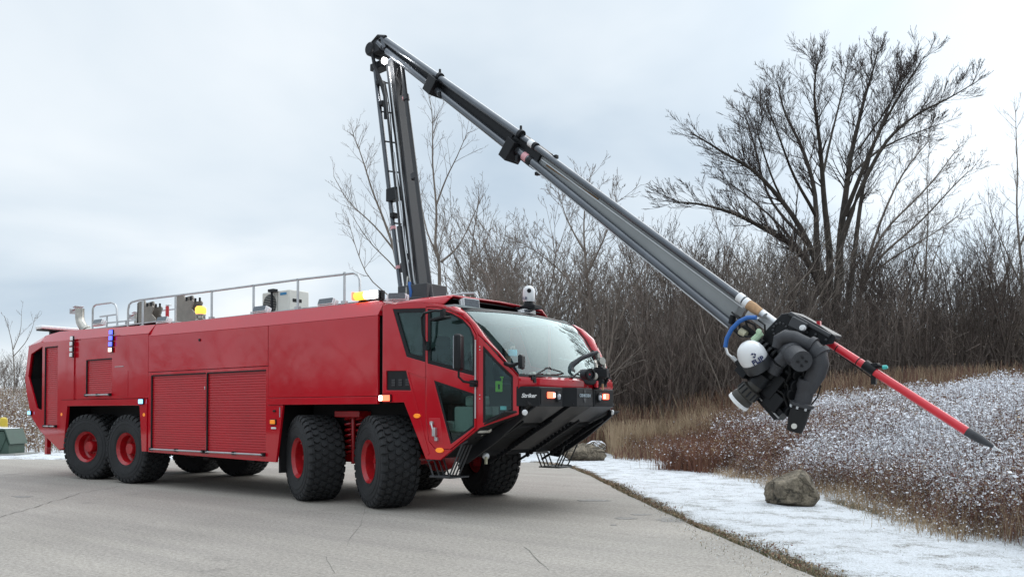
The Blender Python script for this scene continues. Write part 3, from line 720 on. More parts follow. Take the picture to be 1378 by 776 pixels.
mb.tube([(-9.6, -1.05, 3.50), (-8.86, -1.05, 3.50)], .018, 8); mb.tube([(-9.9, -1.05, 3.35), (-8.1, -1.05, 3.33)], .018, 8)
mb.tube([(-9.3, -1.05, 3.2), (-9.3, -1.05, 3.5)], .018, 8); mb.tube([(-8.5, -1.05, 3.2), (-8.5, -1.05, 3.34)], .018, 8)
mb.build('ladder_hoop', ALU, truck)
mb = MB(); mb.tube([(-1.75, 1.25, 3.52), (-1.1, 1.25, 3.54), (-.85, 1.25, 3.52), (-.78, 1.25, 3.44), (-.76, 1.25, 3.1)], .018, 8); mb.tube([(-1.5, 1.25, 3.1), (-1.5, 1.25, 3.52)], .018, 8); mb.build('roof_hoop', ALU, truck)
# exhaust stacks
for y, x0 in ((-.85, -10.95), (.55, -10.95)):
    mb = MB(); mb.tube([(x0 + .45, y, 3.2), (x0 + .22, y, 3.32), (x0 + .04, y, 3.48), (x0, y, 3.60), (x0, y, 3.80)], .098, 16)
    mb.tube([(x0 + .30, y, 3.30), (x0 + .36, y, 3.26)], .112, 16); mb.tube([(x0 + .42, y, 3.24), (x0 + .48, y, 3.2)], .112, 16)
    ex = mb.build('exhaust_stack', STEEL, truck)
    mb = MB(); M_ = Matrix.Translation((x0 - .12, y, 3.83)) @ Matrix.Rotation(R(-12), 4, 'Y'); mb.box(-.02, .12, -.10, .10, -.008, .008, 0, M_); mb.box(-.22, -.02, -.03, .03, -.012, .0, 0, M_); mb.cbox((x0 - .34, y, 3.76), (.03, .14, .12))
    mb.build('rain_flap', ALU, ex, bevel=.003)
# boom cradle plates
for k_, x in enumerate((-8.62, -7.10)):
    for y in (-.55, -.35):
        P = [(x - .38, 3.15), (x - .33, 3.82), (x - .06, 3.84), (x + .02, 3.70), (x + .26, 3.70), (x + .30, 3.66), (x + .22, 3.52), (x + .38, 3.42), (x + .40, 3.22), (x + .30, 3.15)]
        mb = MB(); mb.plate(P, [], lambda a, b, t: Vector((a, y + t, b)), 0, .03)
        if y < -.5: mb.box(x - .36, x - .30, -.55, -.35, 3.2, 3.8)
        for q in (x + .06, x + .22): mb.lathe([(.022, 0), (.022, .08)], (q, y, 3.69), (0, 0, 1), 10, 1)
        mb.build('boom_cradle', [TAN, BLK], truck, bevel=.005)
mb = MB(); mb.lathe([(.13, 0), (.15, .06), (.13, .2), (.05, .24)], (-8.95, -.2, 3.42), (-1, 0, .2), 20); mb.build('roof_fan', DGR, truck)
mb = MB(); mb.box(-7.93, -7.87, -.5, -.44, 3.4, 3.66); mb.cbox((-7.87, -.45, 3.68), (.16, .08, .025), mi=1); mb.build('roof_valve', [RED, WHT], truck, bevel=.02)
# air conditioner
ac = MB(); ac.box(-4.42, -3.62, -.62, -.18, 3.14, 3.62); aco = ac.build('air_conditioner', GWH, truck, bevel=.02)
ac = MB(); ac.lathe([(.19, 0), (.19, .012), (.02, .016), (0, .016)], (-4.18, -.622, 3.38), (0, -1, 0), 32)
aco2 = ac.build('fan', BLK, aco)
ac = MB()
for i in range(14): ac.box(-4.39, -3.98, -.64, -.635, 3.19 + i * .03, 3.194 + i * .03)
ac.build('fan_guard', GWH, aco, smooth=False)
ac = MB(); ac.box(-3.955, -3.95, -.624, -.621, 3.15, 3.61); ac.box(-3.619, -3.615, -.55, -.35, 3.40, 3.46); ac.box(-3.619, -3.615, -.55, -.35, 3.22, 3.25); ac.build('vent_slot', BLKM, aco, smooth=False)
ac = MB(); ac.box(-3.88, -3.70, -.626, -.621, 3.53, 3.575); ac.build('badge', mat('blue_badge', (.03, .2, .4), .4), aco, smooth=False)
ac = MB(); ac.cbox((-4.02, -.68, 3.62), (.16, .1, .05)); ac.tube([(-4.05, -.68, 3.62), (-4.05, -.68, 3.3), (-3.98, -.70, 3.14)], .022, 8); ac.build('pipe_clamp', BLK, aco)
# low roof duct between railing and cab (aluminium deck edge)
mb = MB(); mb.box(-11.0, -6.8, -1.22, 1.22, 3.2, 3.225); mb.box(-6.6, -.6, -1.22, 1.22, 3.115, 3.14); mb.build('roof_deck', ALU, truck, smooth=False)

# --- thermal camera dome on cab roof
mb = MB(); mb.lathe([(.09, 0), (.085, .04), (.075, .07)], (.80, .60, 3.10), (0, 0, 1), 24); mb.box(.62, .98, .5, .7, 3.04, 3.10); mb.box(.66, .72, .38, .82, 3.02, 3.07)
cmo = mb.build('roof_camera', BLK, truck, bevel=.006)
mb = MB(); mb.lathe([(.085, .0), (.098, .03), (.098, .16), (.085, .21), (.055, .245), (0, .26)], (.80, .60, 3.165), (0, 0, 1), 28); mb.build('dome', WHT, cmo)
mb = MB(); mb.lathe([(.035, 0), (.03, .014), (0, .016)], (.86, .525, 3.33), (.55, -.83, 0), 20); mb.build('lens', BLK, cmo)
d0 = Vector((.35, -.93, 0)).normalized()
text_mesh('lettering', 'FLIR', .06, frame(Vector((.80, .60, 3.21)) + Vector((-.1, -.99, 0)) * .101, (.99, -.1, 0), (0, 0, 1)), LETB, cmo)

# --- red sill under the windscreen and the black bumper
mb = MB()
dk = [[Vector((x, y, z)) for x, y, z in [(1.86, -1.2, 1.895), (2.02, -.6, 1.895), (2.07, 0, 1.895), (2.02, .6, 1.895), (1.86, 1.2, 1.895)]],
      [Vector((x, y, z)) for x, y, z in [(1.95, -1.21, 1.885), (2.06, -.6, 1.865), (2.10, 0, 1.865), (2.06, .6, 1.865), (1.95, 1.21, 1.885)]],
      [Vector((x, y, z)) for x, y, z in [(1.96, -1.21, 1.80), (2.06, -.6, 1.79), (2.10, 0, 1.79), (2.06, .6, 1.79), (1.96, 1.21, 1.80)]],
      [Vector((x, y, z)) for x, y, z in [(1.94, -1.21, 1.74), (2.06, -.6, 1.74), (2.10, 0, 1.74), (2.06, .6, 1.74), (1.94, 1.21, 1.74)]]]
mb.grid(dk); mb.build('front_cowl', RED, truck, solid=.02, ang=40)
plan = [(1.40, -1.16), (1.94, -1.22), (2.12, -.96), (2.12, -.42), (2.10, -.40), (2.22, -.20), (2.22, .20), (2.10, .40), (2.12, .42), (2.12, .96), (1.94, 1.22), (1.40, 1.16)]
mb = MB(); mb.plate(plan, [], lambda a, b, t: Vector((a, b, t)), 1.50, 1.765); bump = mb.build('bumper', BLK, truck, bevel=.012, smooth=False)
for s in (-1, 1):
    mb = MB(); mb.box(2.10, 2.128, min(s * .94, s * .46), max(s * .94, s * .46), 1.53, 1.74); mb.build('lamp_recess', BLKM, bump, smooth=False)
    mb = MB(); mb.box(2.12, 2.15, min(s * .64, s * .80), max(s * .64, s * .80), 1.61, 1.695)
    l = mb.build('headlight', E_RED, bump, bevel=.012)
    mb = MB(); mb.box(2.145, 2.155, s * .66 - .025, s * .66 + .025, 1.62, 1.685); mb.build('white_segment', E_WRM, l)
    mb = MB(); mb.lathe([(.07, 0), (.07, .03), (.058, .035), (.05, .02), (0, .015)], (2.12, s * .54, 1.635), (1, 0, 0), 24); mb.build('round_headlight', BLK, bump)
    mb = MB(); mb.lathe([(.05, .0), (.04, .02), (0, .025)], (2.132, s * .54, 1.635), (1, 0, 0), 20); mb.build('lens', LENS, bump)
    # pale fog lamp below corner
    mb = MB(); mb.lathe([(.036, 0), (.04, .02), (.03, .035), (0, .04)], (1.99, s * 1.13, 1.42), (.8, s * .5, -.15), 18); mb.build('fog_lamp', WHT, bump)
# lettering
nx = Vector((.26, .18, 0)).normalized()
text_mesh('lettering', 'Striker', .075, frame(Vector((2.035, -1.092, 1.64)) + Vector((.18, -.26, 0)).normalized() * .008, Vector((.18, .26, 0)), (0, 0, 1)), LETW, bump, shear=.3, bold=.0015)
text_mesh('lettering', 'OSHKOSH', .062, frame((2.228, 0, 1.655), (0, 1, 0), (0, 0, 1)), LETS, bump, bold=.001)
mb = MB(); mb.plate([(-.012, 1.56), (.012, 1.56), (.035, 1.6), (.035, 1.62), (-.035, 1.62), (-.035, 1.6)], [], lambda a, b, t: Vector((2.223 + t, a, b)), 0, .003); mb.plate([(-.02, 1.69), (.02, 1.69), (.02, 1.735), (-.02, 1.735)], [], lambda a, b, t: Vector((2.223 + t, a, b)), 0, .003); mb.build('emblem', DGR, bump, smooth=False)
# skid slabs
def slab(y0, y1, top, bot, t, m, name='skid_plate'):
    mb = MB(); a = Vector((top[0], 0, top[1])); b = Vector((bot[0], 0, bot[1])); nrm = Vector(((a - b).z, 0, -(a - b).x)).normalized() * t
    Y0, Y1 = Vector((0, y0, 0)), Vector((0, y1, 0))
    vs = [a + Y0, a + Y1, b + Y1, b + Y0]; vs += [v - nrm for v in vs]
    mb.add(vs, [(0, 1, 2, 3), (7, 6, 5, 4), (0, 4, 5, 1), (1, 5, 6, 2), (2, 6, 7, 3), (3, 7, 4, 0)]); return mb.build(name, m, truck, bevel=.008, smooth=False)
slab(-.26, .26, (2.20, 1.53), (1.08, .86), .05, BLK)
slab(-1.0, -.34, (2.10, 1.50), (1.70, 1.27), .03, DGR); slab(.34, 1.0, (2.10, 1.50), (1.70, 1.27), .03, DGR)
slab(-1.12, 1.12, (2.06, 1.52), (.80, .78), .06, BLKM, 'belly_plate')
for s in (-1, 1):
    mb = MB(); f = lambda a, b, t: Vector((a, s * (1.16 + t), b))
    P = [(1.96, 1.50), (1.92, 1.38), (1.50, 1.19), (.84, .76), (.84, .72), (1.0, .70), (1.55, 1.03), (2.0, 1.36)]
    mb.plate(P, [], f, -.05, .0); mb.build('cheek_plate', BLK, truck, bevel=.006, smooth=False)
    mb = MB()
    for yy in (.36, 1.02):
        mb = MB()
        for i in range(13):
            t = i / 12; x = lerp(1.75, .95, t); z = lerp(1.21, .74, t); mb.cbox((x, s * yy, z + .03), (.045, .03, .07), Matrix.Rotation(R(-30), 3, 'Y'))
        mb.tube([(1.9, s * yy, 1.30), (.75, s * yy, .66)], .02, 8); mb.build('toothed_rail', BLK, truck, bevel=.003)
    mb = MB(); mb.lathe([(.03, 0), (.045, .03), (0, .035)], (1.30, s * 1.2, 1.14), (.5, s * .8, 0), 14); mb.lathe([(.03, 0), (.045, .03), (0, .035)], (1.42, s * 1.18, 1.19), (.5, s * .8, 0), 14); mb.build('air_coupling', STEEL, truck)
    mb = MB()
    for y in (1.06, 1.14, 1.22, 1.42) if s > 0 else (1.30, 1.37, 1.44, 1.50):
        mb.tube([(1.22, s * y, .98), (.99, s * y, .55)], .013, 6)
    for y in (1.14, 1.24, 1.34, 1.46):
        mb.tube([(.56, s * y, .75), (.66, s * y, .53)], .013, 6)
    mb.box(.62, 1.02, min(s * 1.12, s * 1.5), max(s * 1.12, s * 1.5), .515, .535); mb.tube([(.56, s * 1.14, .75), (.56, s * 1.48, .75)], .013, 6); mb.tube([(.64, s * 1.5, .53), (1.0, s * 1.5, .54)], .016, 6); mb.tube([(.60, s * 1.5, .74), (1.3, s * 1.48, 1.03)], .014, 6)
    mb.build('boarding_step', DGR, truck)
mb = MB(); mb.lathe([(.05, 0), (.05, .04), (.03, .05)], (1.1, -.85, .80), (.7, -.7, 0), 14); mb.cbox((1.14, -.89, .74), (.03, .03, .1), mi=1); mb.build('tow_coupling', [ALU, CREAM], truck)
mb = MB(); mb.box(.3, .95, -.9, .9, .8, 1.2); mb.box(.1, 1.3, -1.3, 1.3, 1.06, 1.12); mb.box(.0, 1.6, -1.1, 1.1, 1.2, 1.24); mb.build('cab_floor', BLKM, truck, smooth=False)

mb = MB(); mb.grid([[Vector((x, y, z)) for y in (-1.47, 1.47)] for x, z in ((.58, .79), (.84, .80), (1.5, 1.225), (1.93, 1.43))]); mb.build('cab_underside', BLKM, truck, solid=.02, smooth=False)
# --- cab interior
mb = MB(); mb.box(-.28, -.2, -1.42, 1.42, 1.62, 2.9); mb.box(-.2, 1.0, -1.40, 1.40, 2.88, 2.91); mb.build('cab_lining', INTG, truck, smooth=False)
mb = MB(); mb.box(1.50, 1.80, -1.05, 1.05, 1.72, 1.80); mb.box(1.44, 1.55, -1.0, 1.0, 1.35, 1.80); mb.cbox((1.46, .5, 1.86), (.05, .30, .2), Matrix.Rotation(R(-20), 3, 'Y')); mb.build('dashboard', BLK, truck, bevel=.03)
mb = MB(); mb.box(.98, 1.44, -1.40, -1.1, 1.14, 1.50); mb.box(1.16, 1.42, -1.38, -1.0, 1.50, 1.64); mb.box(.72, .98, -1.38, -1.1, 1.14, 1.30); mb.box(.6, 1.3, -.45, -.2, 1.24, 1.6); mb.build('console', GWH, truck, bevel=.03)
mb = MB(); mb.box(.3, 1.5, -1.25, 1.4, 1.245, 1.25); mb.box(-.19, -.18, -1.35, -.5, 1.62, 2.7); mb.build('cab_trim', INTG, truck, smooth=False)
for y in (-.75, .1, .85):
    mb = MB(); mb.box(.28, .80, y - .25, y + .25, 1.55, 1.70); mb.cbox((.26, y, 2.02), (.14, .50, .72), Matrix.Rotation(R(-8), 3, 'Y')); mb.cbox((.20, y, 2.46), (.10, .28, .20)); mb.box(.4, .7, y - .15, y + .15, 1.24, 1.55)
    mb.build('seat', SEATM, truck, bevel=.05)
mb = MB(); ctr = Vector((1.28, .1, 1.92)); ax_ = Vector((-.6, 0, .8)).normalized(); e1 = Vector((0, 1, 0)); e2 = ax_.cross(e1)
mb.tube([ctr + (e1 * math.cos(t) + e2 * math.sin(t)) * .21 for t in np.linspace(0, 2 * math.pi, 33)], .015, 8, caps=False)
for a in (0, 2.1, 4.2): mb.tube([ctr, ctr + (e1 * math.cos(a) + e2 * math.sin(a)) * .21], .012, 6)
mb.tube([ctr, ctr - ax_ * .45], .035, 8); mb.build('steering_wheel', BLK, truck)
mb = MB(); mb.tube([(1.30, -1.40, 2.35), (1.32, -1.38, 2.0), (1.36, -1.36, 1.6)], .014, 8); mb.tube([(.9, 1.3, 2.3), (1.5, 1.1, 2.2)], .014, 8); mb.build('cab_grab_bar', GWH, truck)
O, Ux, L, Nn = corner(-1)
P0 = O + Ux * .27 - Nn * .10
for sgn in (1,):
    mb = MB()
    def q_(a, b): return P0 + Ux * (a * .72 + .01) + Vector((0, 0, (b - 1.78) * .72 + 1.78))
    for (a, b, c_, d_) in ((-.065, 1.66, -.018, 1.86), (.018, 1.66, .065, 1.86), (-.018, 1.66, .018, 1.71), (-.018, 1.80, .018, 1.86), (.045, 1.86, .07, 1.92), (.02, 1.92, .09, 1.945)):
        mb.add([q_(a, b), q_(c_, b), q_(c_, d_), q_(a, d_)] + [v - Nn * .03 for v in (q_(a, b), q_(c_, b), q_(c_, d_), q_(a, d_))], [(0, 1, 2, 3), (7, 6, 5, 4), (0, 4, 5, 1), (1, 5, 6, 2), (2, 6, 7, 3), (3, 7, 4, 0)])
    mb.build('lime_bracket', LIME, truck, bevel=.004)
mb = MB(); mb.cbox(q_(.08, 1.36) - Nn * .05, (.06, .06, .05)); mb.build('interior_screen', mat('teal_screen', (.1, .4, .45), .3, emit=(.2, .6, .65), es=.5), truck)
# --- wipers
for (y0, y1) in ((-.95, -.35), (-.10, .55)):
    mb = MB(); mb.cbox((1.99 + .05 * (1 - abs(y0)), y0, 1.885), (.06, .09, .06)); mb.tube([(2.02 + .05 * (1 - abs(y0)), y0, 1.91), (2.03, lerp(y0, y1, .45), 2.02), (2.035, lerp(y0, y1, .6), 2.03)], .013, 6)
    mb.tube([(2.03, lerp(y0, y1, .45), 2.03), (2.04, y1, 1.99), (2.0, y1 + .15, 1.96)], .010, 6); mb.cbox((2.01 + .05 * (1 - abs(y0)), y0 + .02, 1.85), (.03, .05, .06))
    mb.build('wiper', BLK, truck)
mb = MB(); mb.tube([(1.55, 1.31, 2.40), (1.80, 1.22, 2.13), (1.96, 1.16, 1.93)], .014, 6); mb.tube([(1.58, 1.25, 2.40), (1.83, 1.16, 2.12), (1.98, 1.10, 1.93)], .010, 6); mb.tube([(1.62, 1.2, 2.38), (1.95, 1.05, 1.93)], .008, 6); mb.build('wiper', BLK, truck)
# --- mirrors
mb = MB(); mb.cbox((1.47, -1.86, 2.20), (.10, .21, .47), Matrix.Rotation(R(25), 3, 'Z')); mr = mb.build('side_mirror', BLK, truck, bevel=.035)
mb = MB(); mb.cbox((1.425, -1.875, 2.20), (.012, .17, .42), Matrix.Rotation(R(25), 3, 'Z')); mb.build('mirror_glass', LENS, mr)
mb = MB()
mb.tube([(1.47, -1.86, 1.97), (1.47, -1.86, 1.88), (1.50, -1.80, 1.82), (1.55, -1.62, 1.80), (1.50, -1.53, 1.80)], .016, 8); mb.cbox((1.48, -1.57, 1.80), (.08, .08, .09)); mb.build('mirror_arm', BLK, truck)
mb = MB(); mb.tube([(.62, -1.56, 2.32), (.62, -1.64, 2.50), (.62, -1.66, 2.72), (.68, -1.68, 2.78), (.92, -1.70, 2.80), (1.05, -1.72, 2.78)], .018, 8); mb.cbox((.62, -1.56, 2.34), (.06, .06, .12)); mb.cbox((1.05, -1.70, 2.76), (.06, .06, .09)); mb.cbox((1.02, -1.72, 2.68), (.26, .14, .03), Matrix.Rotation(R(-6), 3, 'Y')); mb.build('kerb_mirror', BLK, truck, bevel=.004)
mb = MB(); mb.cbox((2.16, -1.42, 2.07), (.06, .15, .19), Matrix.Rotation(R(15), 3, 'Z')); fm = mb.build('front_mirror', BLK, truck, bevel=.03)
mb = MB(); mb.tube([(1.80, -1.30, 2.07), (1.95, -1.36, 2.03), (2.14, -1.42, 2.06)], [.028, .03, .016], 8); mb.build('mirror_arm', BLK, fm)
# --- bumper turret
T0 = Vector((2.02, .24, 1.77))
mb = MB()
mb.lathe([(.12, 0), (.115, .06), (.10, .10), (.095, .25), (.07, .30)], T0 + Vector((-.12, -.16, 0)), (0, 0, 1), 24)
mb.tube([T0 + Vector(q) for q in ((-.12, -.16, .24), (-.10, -.10, .34), (-.02, .02, .44), (.08, .14, .50), (.12, .24, .53))], [.06, .045, .034, .03, .03], 12)
mb.tube([T0 + Vector(q) for q in ((-.05, -.1, .10), (.05, 0, .12), (.12, .14, .12))], .07, 14)
mb.tube([T0 + Vector((.10, -.10, .20)), T0 + Vector((.22, -.14, .19))], .075, 20)
tr = mb.build('bumper_turret', CAST, truck)
mb = MB(); mb.lathe([(.075, 0), (.088, .02), (.088, .05), (.065, .055), (.055, .0), (0, -.005)], T0 + Vector((.20, -.135, .192)), (1, -.33, -.08), 24); mb.build('nozzle', BLK, tr)
mb = MB(); mb.lathe([(.018, 0), (.012, .03), (0, .032)], T0 + Vector((.20, -.135, .192)), (1, -.33, -.08), 12); mb.build('nozzle_tip', E_RED if False else REDT, tr)
mb = MB()
for dz, rr in ((.10, .07), (.19, .085), (.28, .075)): mb.lathe([(rr * .7, -.06), (rr, -.045), (rr, .045), (rr * .7, .06)], T0 + Vector((.12, .27, dz)), (.4, .3, 1), 20)
mb.cbox(T0 + Vector((.16, .26, .22)), (.22, .18, .12), Matrix.Rotation(R(20), 3, 'Z')); mb.cbox(T0 + Vector((.10, .36, .12)), (.14, .14, .2)); mb.tube([T0 + Vector((.1, .25, 0)), T0 + Vector((.1, .25, .1))], .05, 14)
mb.tube([T0 + Vector((.2, .36, .3)), T0 + Vector((.22, .40, .2)), T0 + Vector((.16, .38, .05))], .022, 8)
mb.build('turret_body', BLK, tr, bevel=.01)
mb = MB()
mb.lathe([(.0, -.03), (.055, -.03), (.062, 0), (.055, .03), (0, .035)], T0 + Vector((.18, .25, .40)), (1, -.4, .1), 24); mb.tube([T0 + Vector((.12, .24, .53)), T0 + Vector((.13, .25, .45))], .03, 10)
for sx in (-.12, .12): mb.tube([T0 + Vector((.16, .25 + sx, .30)), T0 + Vector((.15, .25 + sx, .36)), T0 + Vector((.12, .25 + sx * .6, .40))], .028, 8)
mb.lathe([(.03, 0), (.05, .01), (.05, .04), (0, .045)], T0 + Vector((.20, .0, .17)), (1, -.3, 0), 16)
mb.build('turret_pipework', STEEL, tr)
mb = MB(); mb.cbox(T0 + Vector((.16, .14, .06)), (.05, .05, .10)); mb.build('turret_handle', REDT, tr, bevel=.01)
mb = MB(); mb.cbox(T0 + Vector((.22, .22, .02)), (.02, .02, .09)); mb.build('brass_fitting', WOOD, tr)

# ================================================================== BOOM (parts of the truck)
AL = R(-5); BD = Vector((math.cos(AL), math.sin(AL), 0)); BN = Vector((math.sin(AL), -math.cos(AL), 0))   # BN points to the kerb side
BO = Vector((-1.0, 0, 3.2))
def bp(u, v, w=0.):          # point of the boom's own vertical plane, w metres towards the kerb side
    ray = survey(u, v, 1) - CAM; o = BO + BN * w; return CAM + ray * ((BN @ (o - CAM)) / (BN @ ray))
BMAT = Matrix((BD, BN, (0, 0, 1))).transposed()     # columns: along, sideways, up
def beam(mb, a, b, hgt, wid, mi=0, ext=0):
    d = (b - a); L = d.length; x = d.normalized(); y = BN - x * (BN @ x); y.normalize(); z = x.cross(y)
    M_ = Matrix(((x.x, y.x, z.x, a.x), (x.y, y.y, z.y, a.y), (x.z, y.z, z.z, a.z), (0, 0, 0, 1)))
    mb.box(-ext, L + ext, -wid / 2, wid / 2, -hgt / 2, hgt / 2, mi, M_); return M_, L
# lower boom
mb = MB(); mb.lathe([(.42, -.1), (.42, .05), (.34, .08), (.34, .2)], (-.95, 0, 3.08), (0, 0, 1), 28); mb.box(-1.28, -.62, -.24, .24, 3.1, 3.5); mb.build('boom_turntable', DGR, truck, bevel=.01)
mb = MB(); a = bp(569, 405); b = bp(531, 84); beam(mb, a, b, .19, .26)
lb_ = mb.build('lower_boom', DGR, truck, bevel=.012, smooth=False)
mb = MB(); beam(mb, bp(561, 400, .15), bp(524, 90, .15), .035, .04); mb.build('edge_rail', ALU, lb_, bevel=.004)
mb = MB(); mb.tube([bp(581, 402, .1), bp(541, 88, .1)], .036, 12); mb.tube([bp(562, 240, .1) + BD * -.07, bp(561, 233, .1) + BD * -.07], .06, 12); mb.tube([bp(547, 135, .1), bp(546, 128, .1)], .055, 12); mb.build('hydraulic_pipe', DGR, lb_)
mb = MB(); mb.tube([bp(541, 400, .05), bp(534, 345, .05), bp(504, 84, .05)], .042, 12); mb.build('waterway_pipe', PIPE, lb_)
mb = MB(); mb.tube([bp(550, 400, .1), bp(538, 305, .1)], .055, 14); mb.tube([bp(538, 305, .1), bp(517, 110, .1)], .022, 10); mb.build('lift_cylinder', DGR, lb_)
mb = MB(); mb.tube([bp(555, 398, .16), bp(545, 330, .16), bp(530, 205, .16)], .014, 8); mb.build('piston_rod', ALU, lb_)
mb = MB()
for (u, v, sz) in ((531, 290, (.10, .14, .08)), (512, 112, (.10, .14, .08)), (516, 140, (.10, .14, .08)), (530, 262, (.26, .14, .22)), (545, 360, (.12, .12, .16)), (552, 345, (.12, .12, .1))):
    mb = MB(); mb.cbox(bp(u, v, .05), sz, BMAT); mb.build('bracket', BLK, lb_, bevel=.008)
for v in (110, 150, 190, 230, 300): 
    uu = 504 + (v - 84) * .117; mb = MB(); mb.tube([bp(uu, v, .05), bp(uu + 22, v + 3, .05)], .014, 6); mb.build('tie_rod', BLK, lb_)
mb = MB()
for (u, v) in ((529, 305), (536, 358)): mb.tube([bp(u, v, .05), bp(u + .5, v + 4, .05)], .05, 12)
mb.tube([bp(545, 131, .1), bp(545.5, 134, .1)], .05, 12); mb.build('marker_band', PINK, lb_)
mb = MB(); mb.tube([bp(551, 380, .22), bp(553, 392, .24), bp(553, 402, .22)], .028, 8); mb.build('blue_line', BLUE, lb_)
mb = MB(); mb.tube([bp(549, 372, .2), bp(547, 392, .24), bp(549, 404, .2)], .02, 8); mb.build('braided_line', STEEL, lb_)
mb = MB()
for k_ in range(3):
    mb.tube([bp(lerp(518 + 5 * k_, 556 + 3 * k_, t) + 1.5 * math.sin(t * 14 + k_ * 2), lerp(110, 398, t), .12 + .02 * k_) for t in np.linspace(0, 1, 20)], .010, 6)
mb.build('hydraulic_line', BLKM, lb_)
mb = MB(); mb.tube([bp(519, 50, .15), bp(509, 49, .15), bp(502, 57, .15), bp(501, 72, .15), bp(504, 88, .15), bp(512, 108, .12), bp(518, 130, .1), bp(519, 160, .1)], .032, 10); mb.build('hose_loop', BLK, lb_)
mb = MB(); mb.tube([bp(536, 92, .12), bp(534, 104, .12), bp(540, 116, .12), bp(539, 128, .12)], .018, 8); mb.build('hydraulic_line', BLKM, lb_)
# knuckle joint
mb = MB(); mb.lathe([(.10, -.2), (.12, -.17), (.12, .17), (.10, .2)], bp(508, 70), BN, 24); mb.cbox(bp(516, 66), (.18, .34, .22), BMAT); mb.cbox(bp(512, 90), (.34, .2, .12), BMAT)
kn = mb.build('boom_knuckle', BLK, truck, bevel=.01)
mb = MB(); mb.tube([bp(516, 50, .12), bp(519, 66, .12)], .06, 12); mb.tube([bp(509, 58, .14), bp(515, 64, .14)], .05, 12); mb.build('knuckle_sleeve', PIPE, kn)
mb = MB(); mb.lathe([(.05, 0), (.06, .04), (.045, .06), (0, .065)], bp(519, 82, .20), BN + Vector((0, 0, -.4)), 20); mb.build('work_light', E_WHT, kn)
pl = bpy.data.lights.new('boom_work_light', 'POINT'); pl.energy = 12; pl.shadow_soft_size = .05; plo = bpy.data.objects.new('boom_work_light', pl); col.objects.link(plo); plo.location = bp(519, 83, .32); plo.parent = kn
# upper boom: base section
def pipe_pair(name, U0, U1, L0, L1, rU, rL, w, beamw, par=None, m=PIPE, webm=BLK, ends=True):
    mb = MB(); a = bp(*U0); b = bp(*U1); c_ = bp(*L0); d_ = bp(*L1)
    p = [a, b, d_, c_]; o1 = [q + BN * beamw / 2 for q in p]; o2 = [q - BN * beamw / 2 for q in p]
    mb.add(o1 + o2, [(0, 1, 2, 3), (7, 6, 5, 4), (0, 4, 5, 1), (1, 5, 6, 2), (2, 6, 7, 3), (3, 7, 4, 0)])
    ob = mb.build(name, webm, par or truck, smooth=False)
    t = MB(); t.tube([bp(U0[0], U0[1], w), bp(U1[0], U1[1], w)], rU, 14); t.tube([bp(U0[0], U0[1], -w), bp(U1[0], U1[1], -w)], rU, 14); t.build('upper_pipe', m, ob)
    t = MB(); t.tube([bp(L0[0], L0[1], w), bp(L1[0], L1[1], w)], rL, 14); t.tube([bp(L0[0], L0[1], -w), bp(L1[0], L1[1], -w)], rL, 14); t.build('lower_pipe', m, ob)
    return ob
ub = pipe_pair('upper_boom', (520, 55), (699, 181), (521, 69), (689, 202), .058, .056, .15, .24)
ex = pipe_pair('boom_extension', (700, 183), (1003, 406), (694, 200), (985, 438), .046, .060, .13, .20, webm=GPAN)
for (u, v) in ((592, 104), (701, 181)):
    mb = MB(); a = bp(u, v, .15); dd = (bp(699, 181, .15) - bp(520, 55, .15)).normalized(); mb.tube([a - dd * .03, a + dd * .03], .072, 14); mb.cbox(a + Vector((0, 0, .09)), (.03, .03, .08), BMAT); mb.build('pipe_collar', BLK, ub, bevel=.006)
for (u, v, sz) in ((586, 118, .26), (690, 204, .30)):
    mb = MB()
    beam(mb, bp(u - 4, v - 5, .12), bp(u + 5, v + 3, .12), sz, .30)
    mb.cbox(bp(u + 6, v + 10, .2), (.05, .05, .10), BMAT); mb.build('pipe_clamp', BLK, ub, bevel=.006)
mb = MB()
beam(mb, bp(696, 192, .02), bp(731, 218, .02), .30, .24)
mb.cbox(bp(745, 212, .1), (.14, .06, .05), BMAT); mb.cbox(bp(726, 233, .1), (.14, .06, .05), BMAT)
mb.build('sliding_sleeve', BLK, ub, bevel=.006)
mb = MB(); dd = (bp(1003, 406) - bp(700, 183)).normalized()
a = bp(716, 194, .13); mb.tube([a - dd * .05, a + dd * .05], .056, 14); mb.build('white_band', WHT, ex); mb = MB(); a = bp(998, 402, .13); mb.tube([a - dd * .05, a + dd * .03], .058, 14); a = bp(1004, 407, .13); mb.tube([a - dd * .02, a + dd * .04], .060, 14)
mb.build('white_band', WHT, ex)
mb = MB(); a = bp(708, 212, .13); mb.tube([a - dd * .05, a + dd * .05], .066, 14); mb.build('marker_band', PINK, ex)
mb = MB(); mb.tube([bp(712, 216, .13), bp(716, 219, .13)], .072, 14); mb.tube([bp(719, 196, .13), bp(722, 198, .13)], .06, 14); mb.build('sleeve_ring', BLK, ex)
mb = MB(); mb.tube([bp(1005, 408, .13), bp(1014, 414, .13), bp(1024, 421, .13)], [.055, .062, .05], 14); mb.build('tan_sleeve', WOOD, ex)
mb = MB(); mb.tube([bp(1023, 420, .13), bp(1029, 425, .13)], .045, 12); mb.tube([bp(1021, 430, .2), bp(1012, 427, .2)], .022, 8); mb.build('hose_fitting', ALU, ex)
mb = MB(); mb.tube([bp(1022, 419, .02), bp(1046, 437, .02)], .05, 12); beam(mb, bp(1010, 420, 0), bp(1050, 449, 0), .10, .16); mb.build('chrome_shaft', ALU, ex)
mb = MB(); beam(mb, bp(735, 222, .105), bp(805, 268, .105), .022, .006); mb.build('rust_streak', mat('rust_stain', (.16, .09, .04), .8), ex)
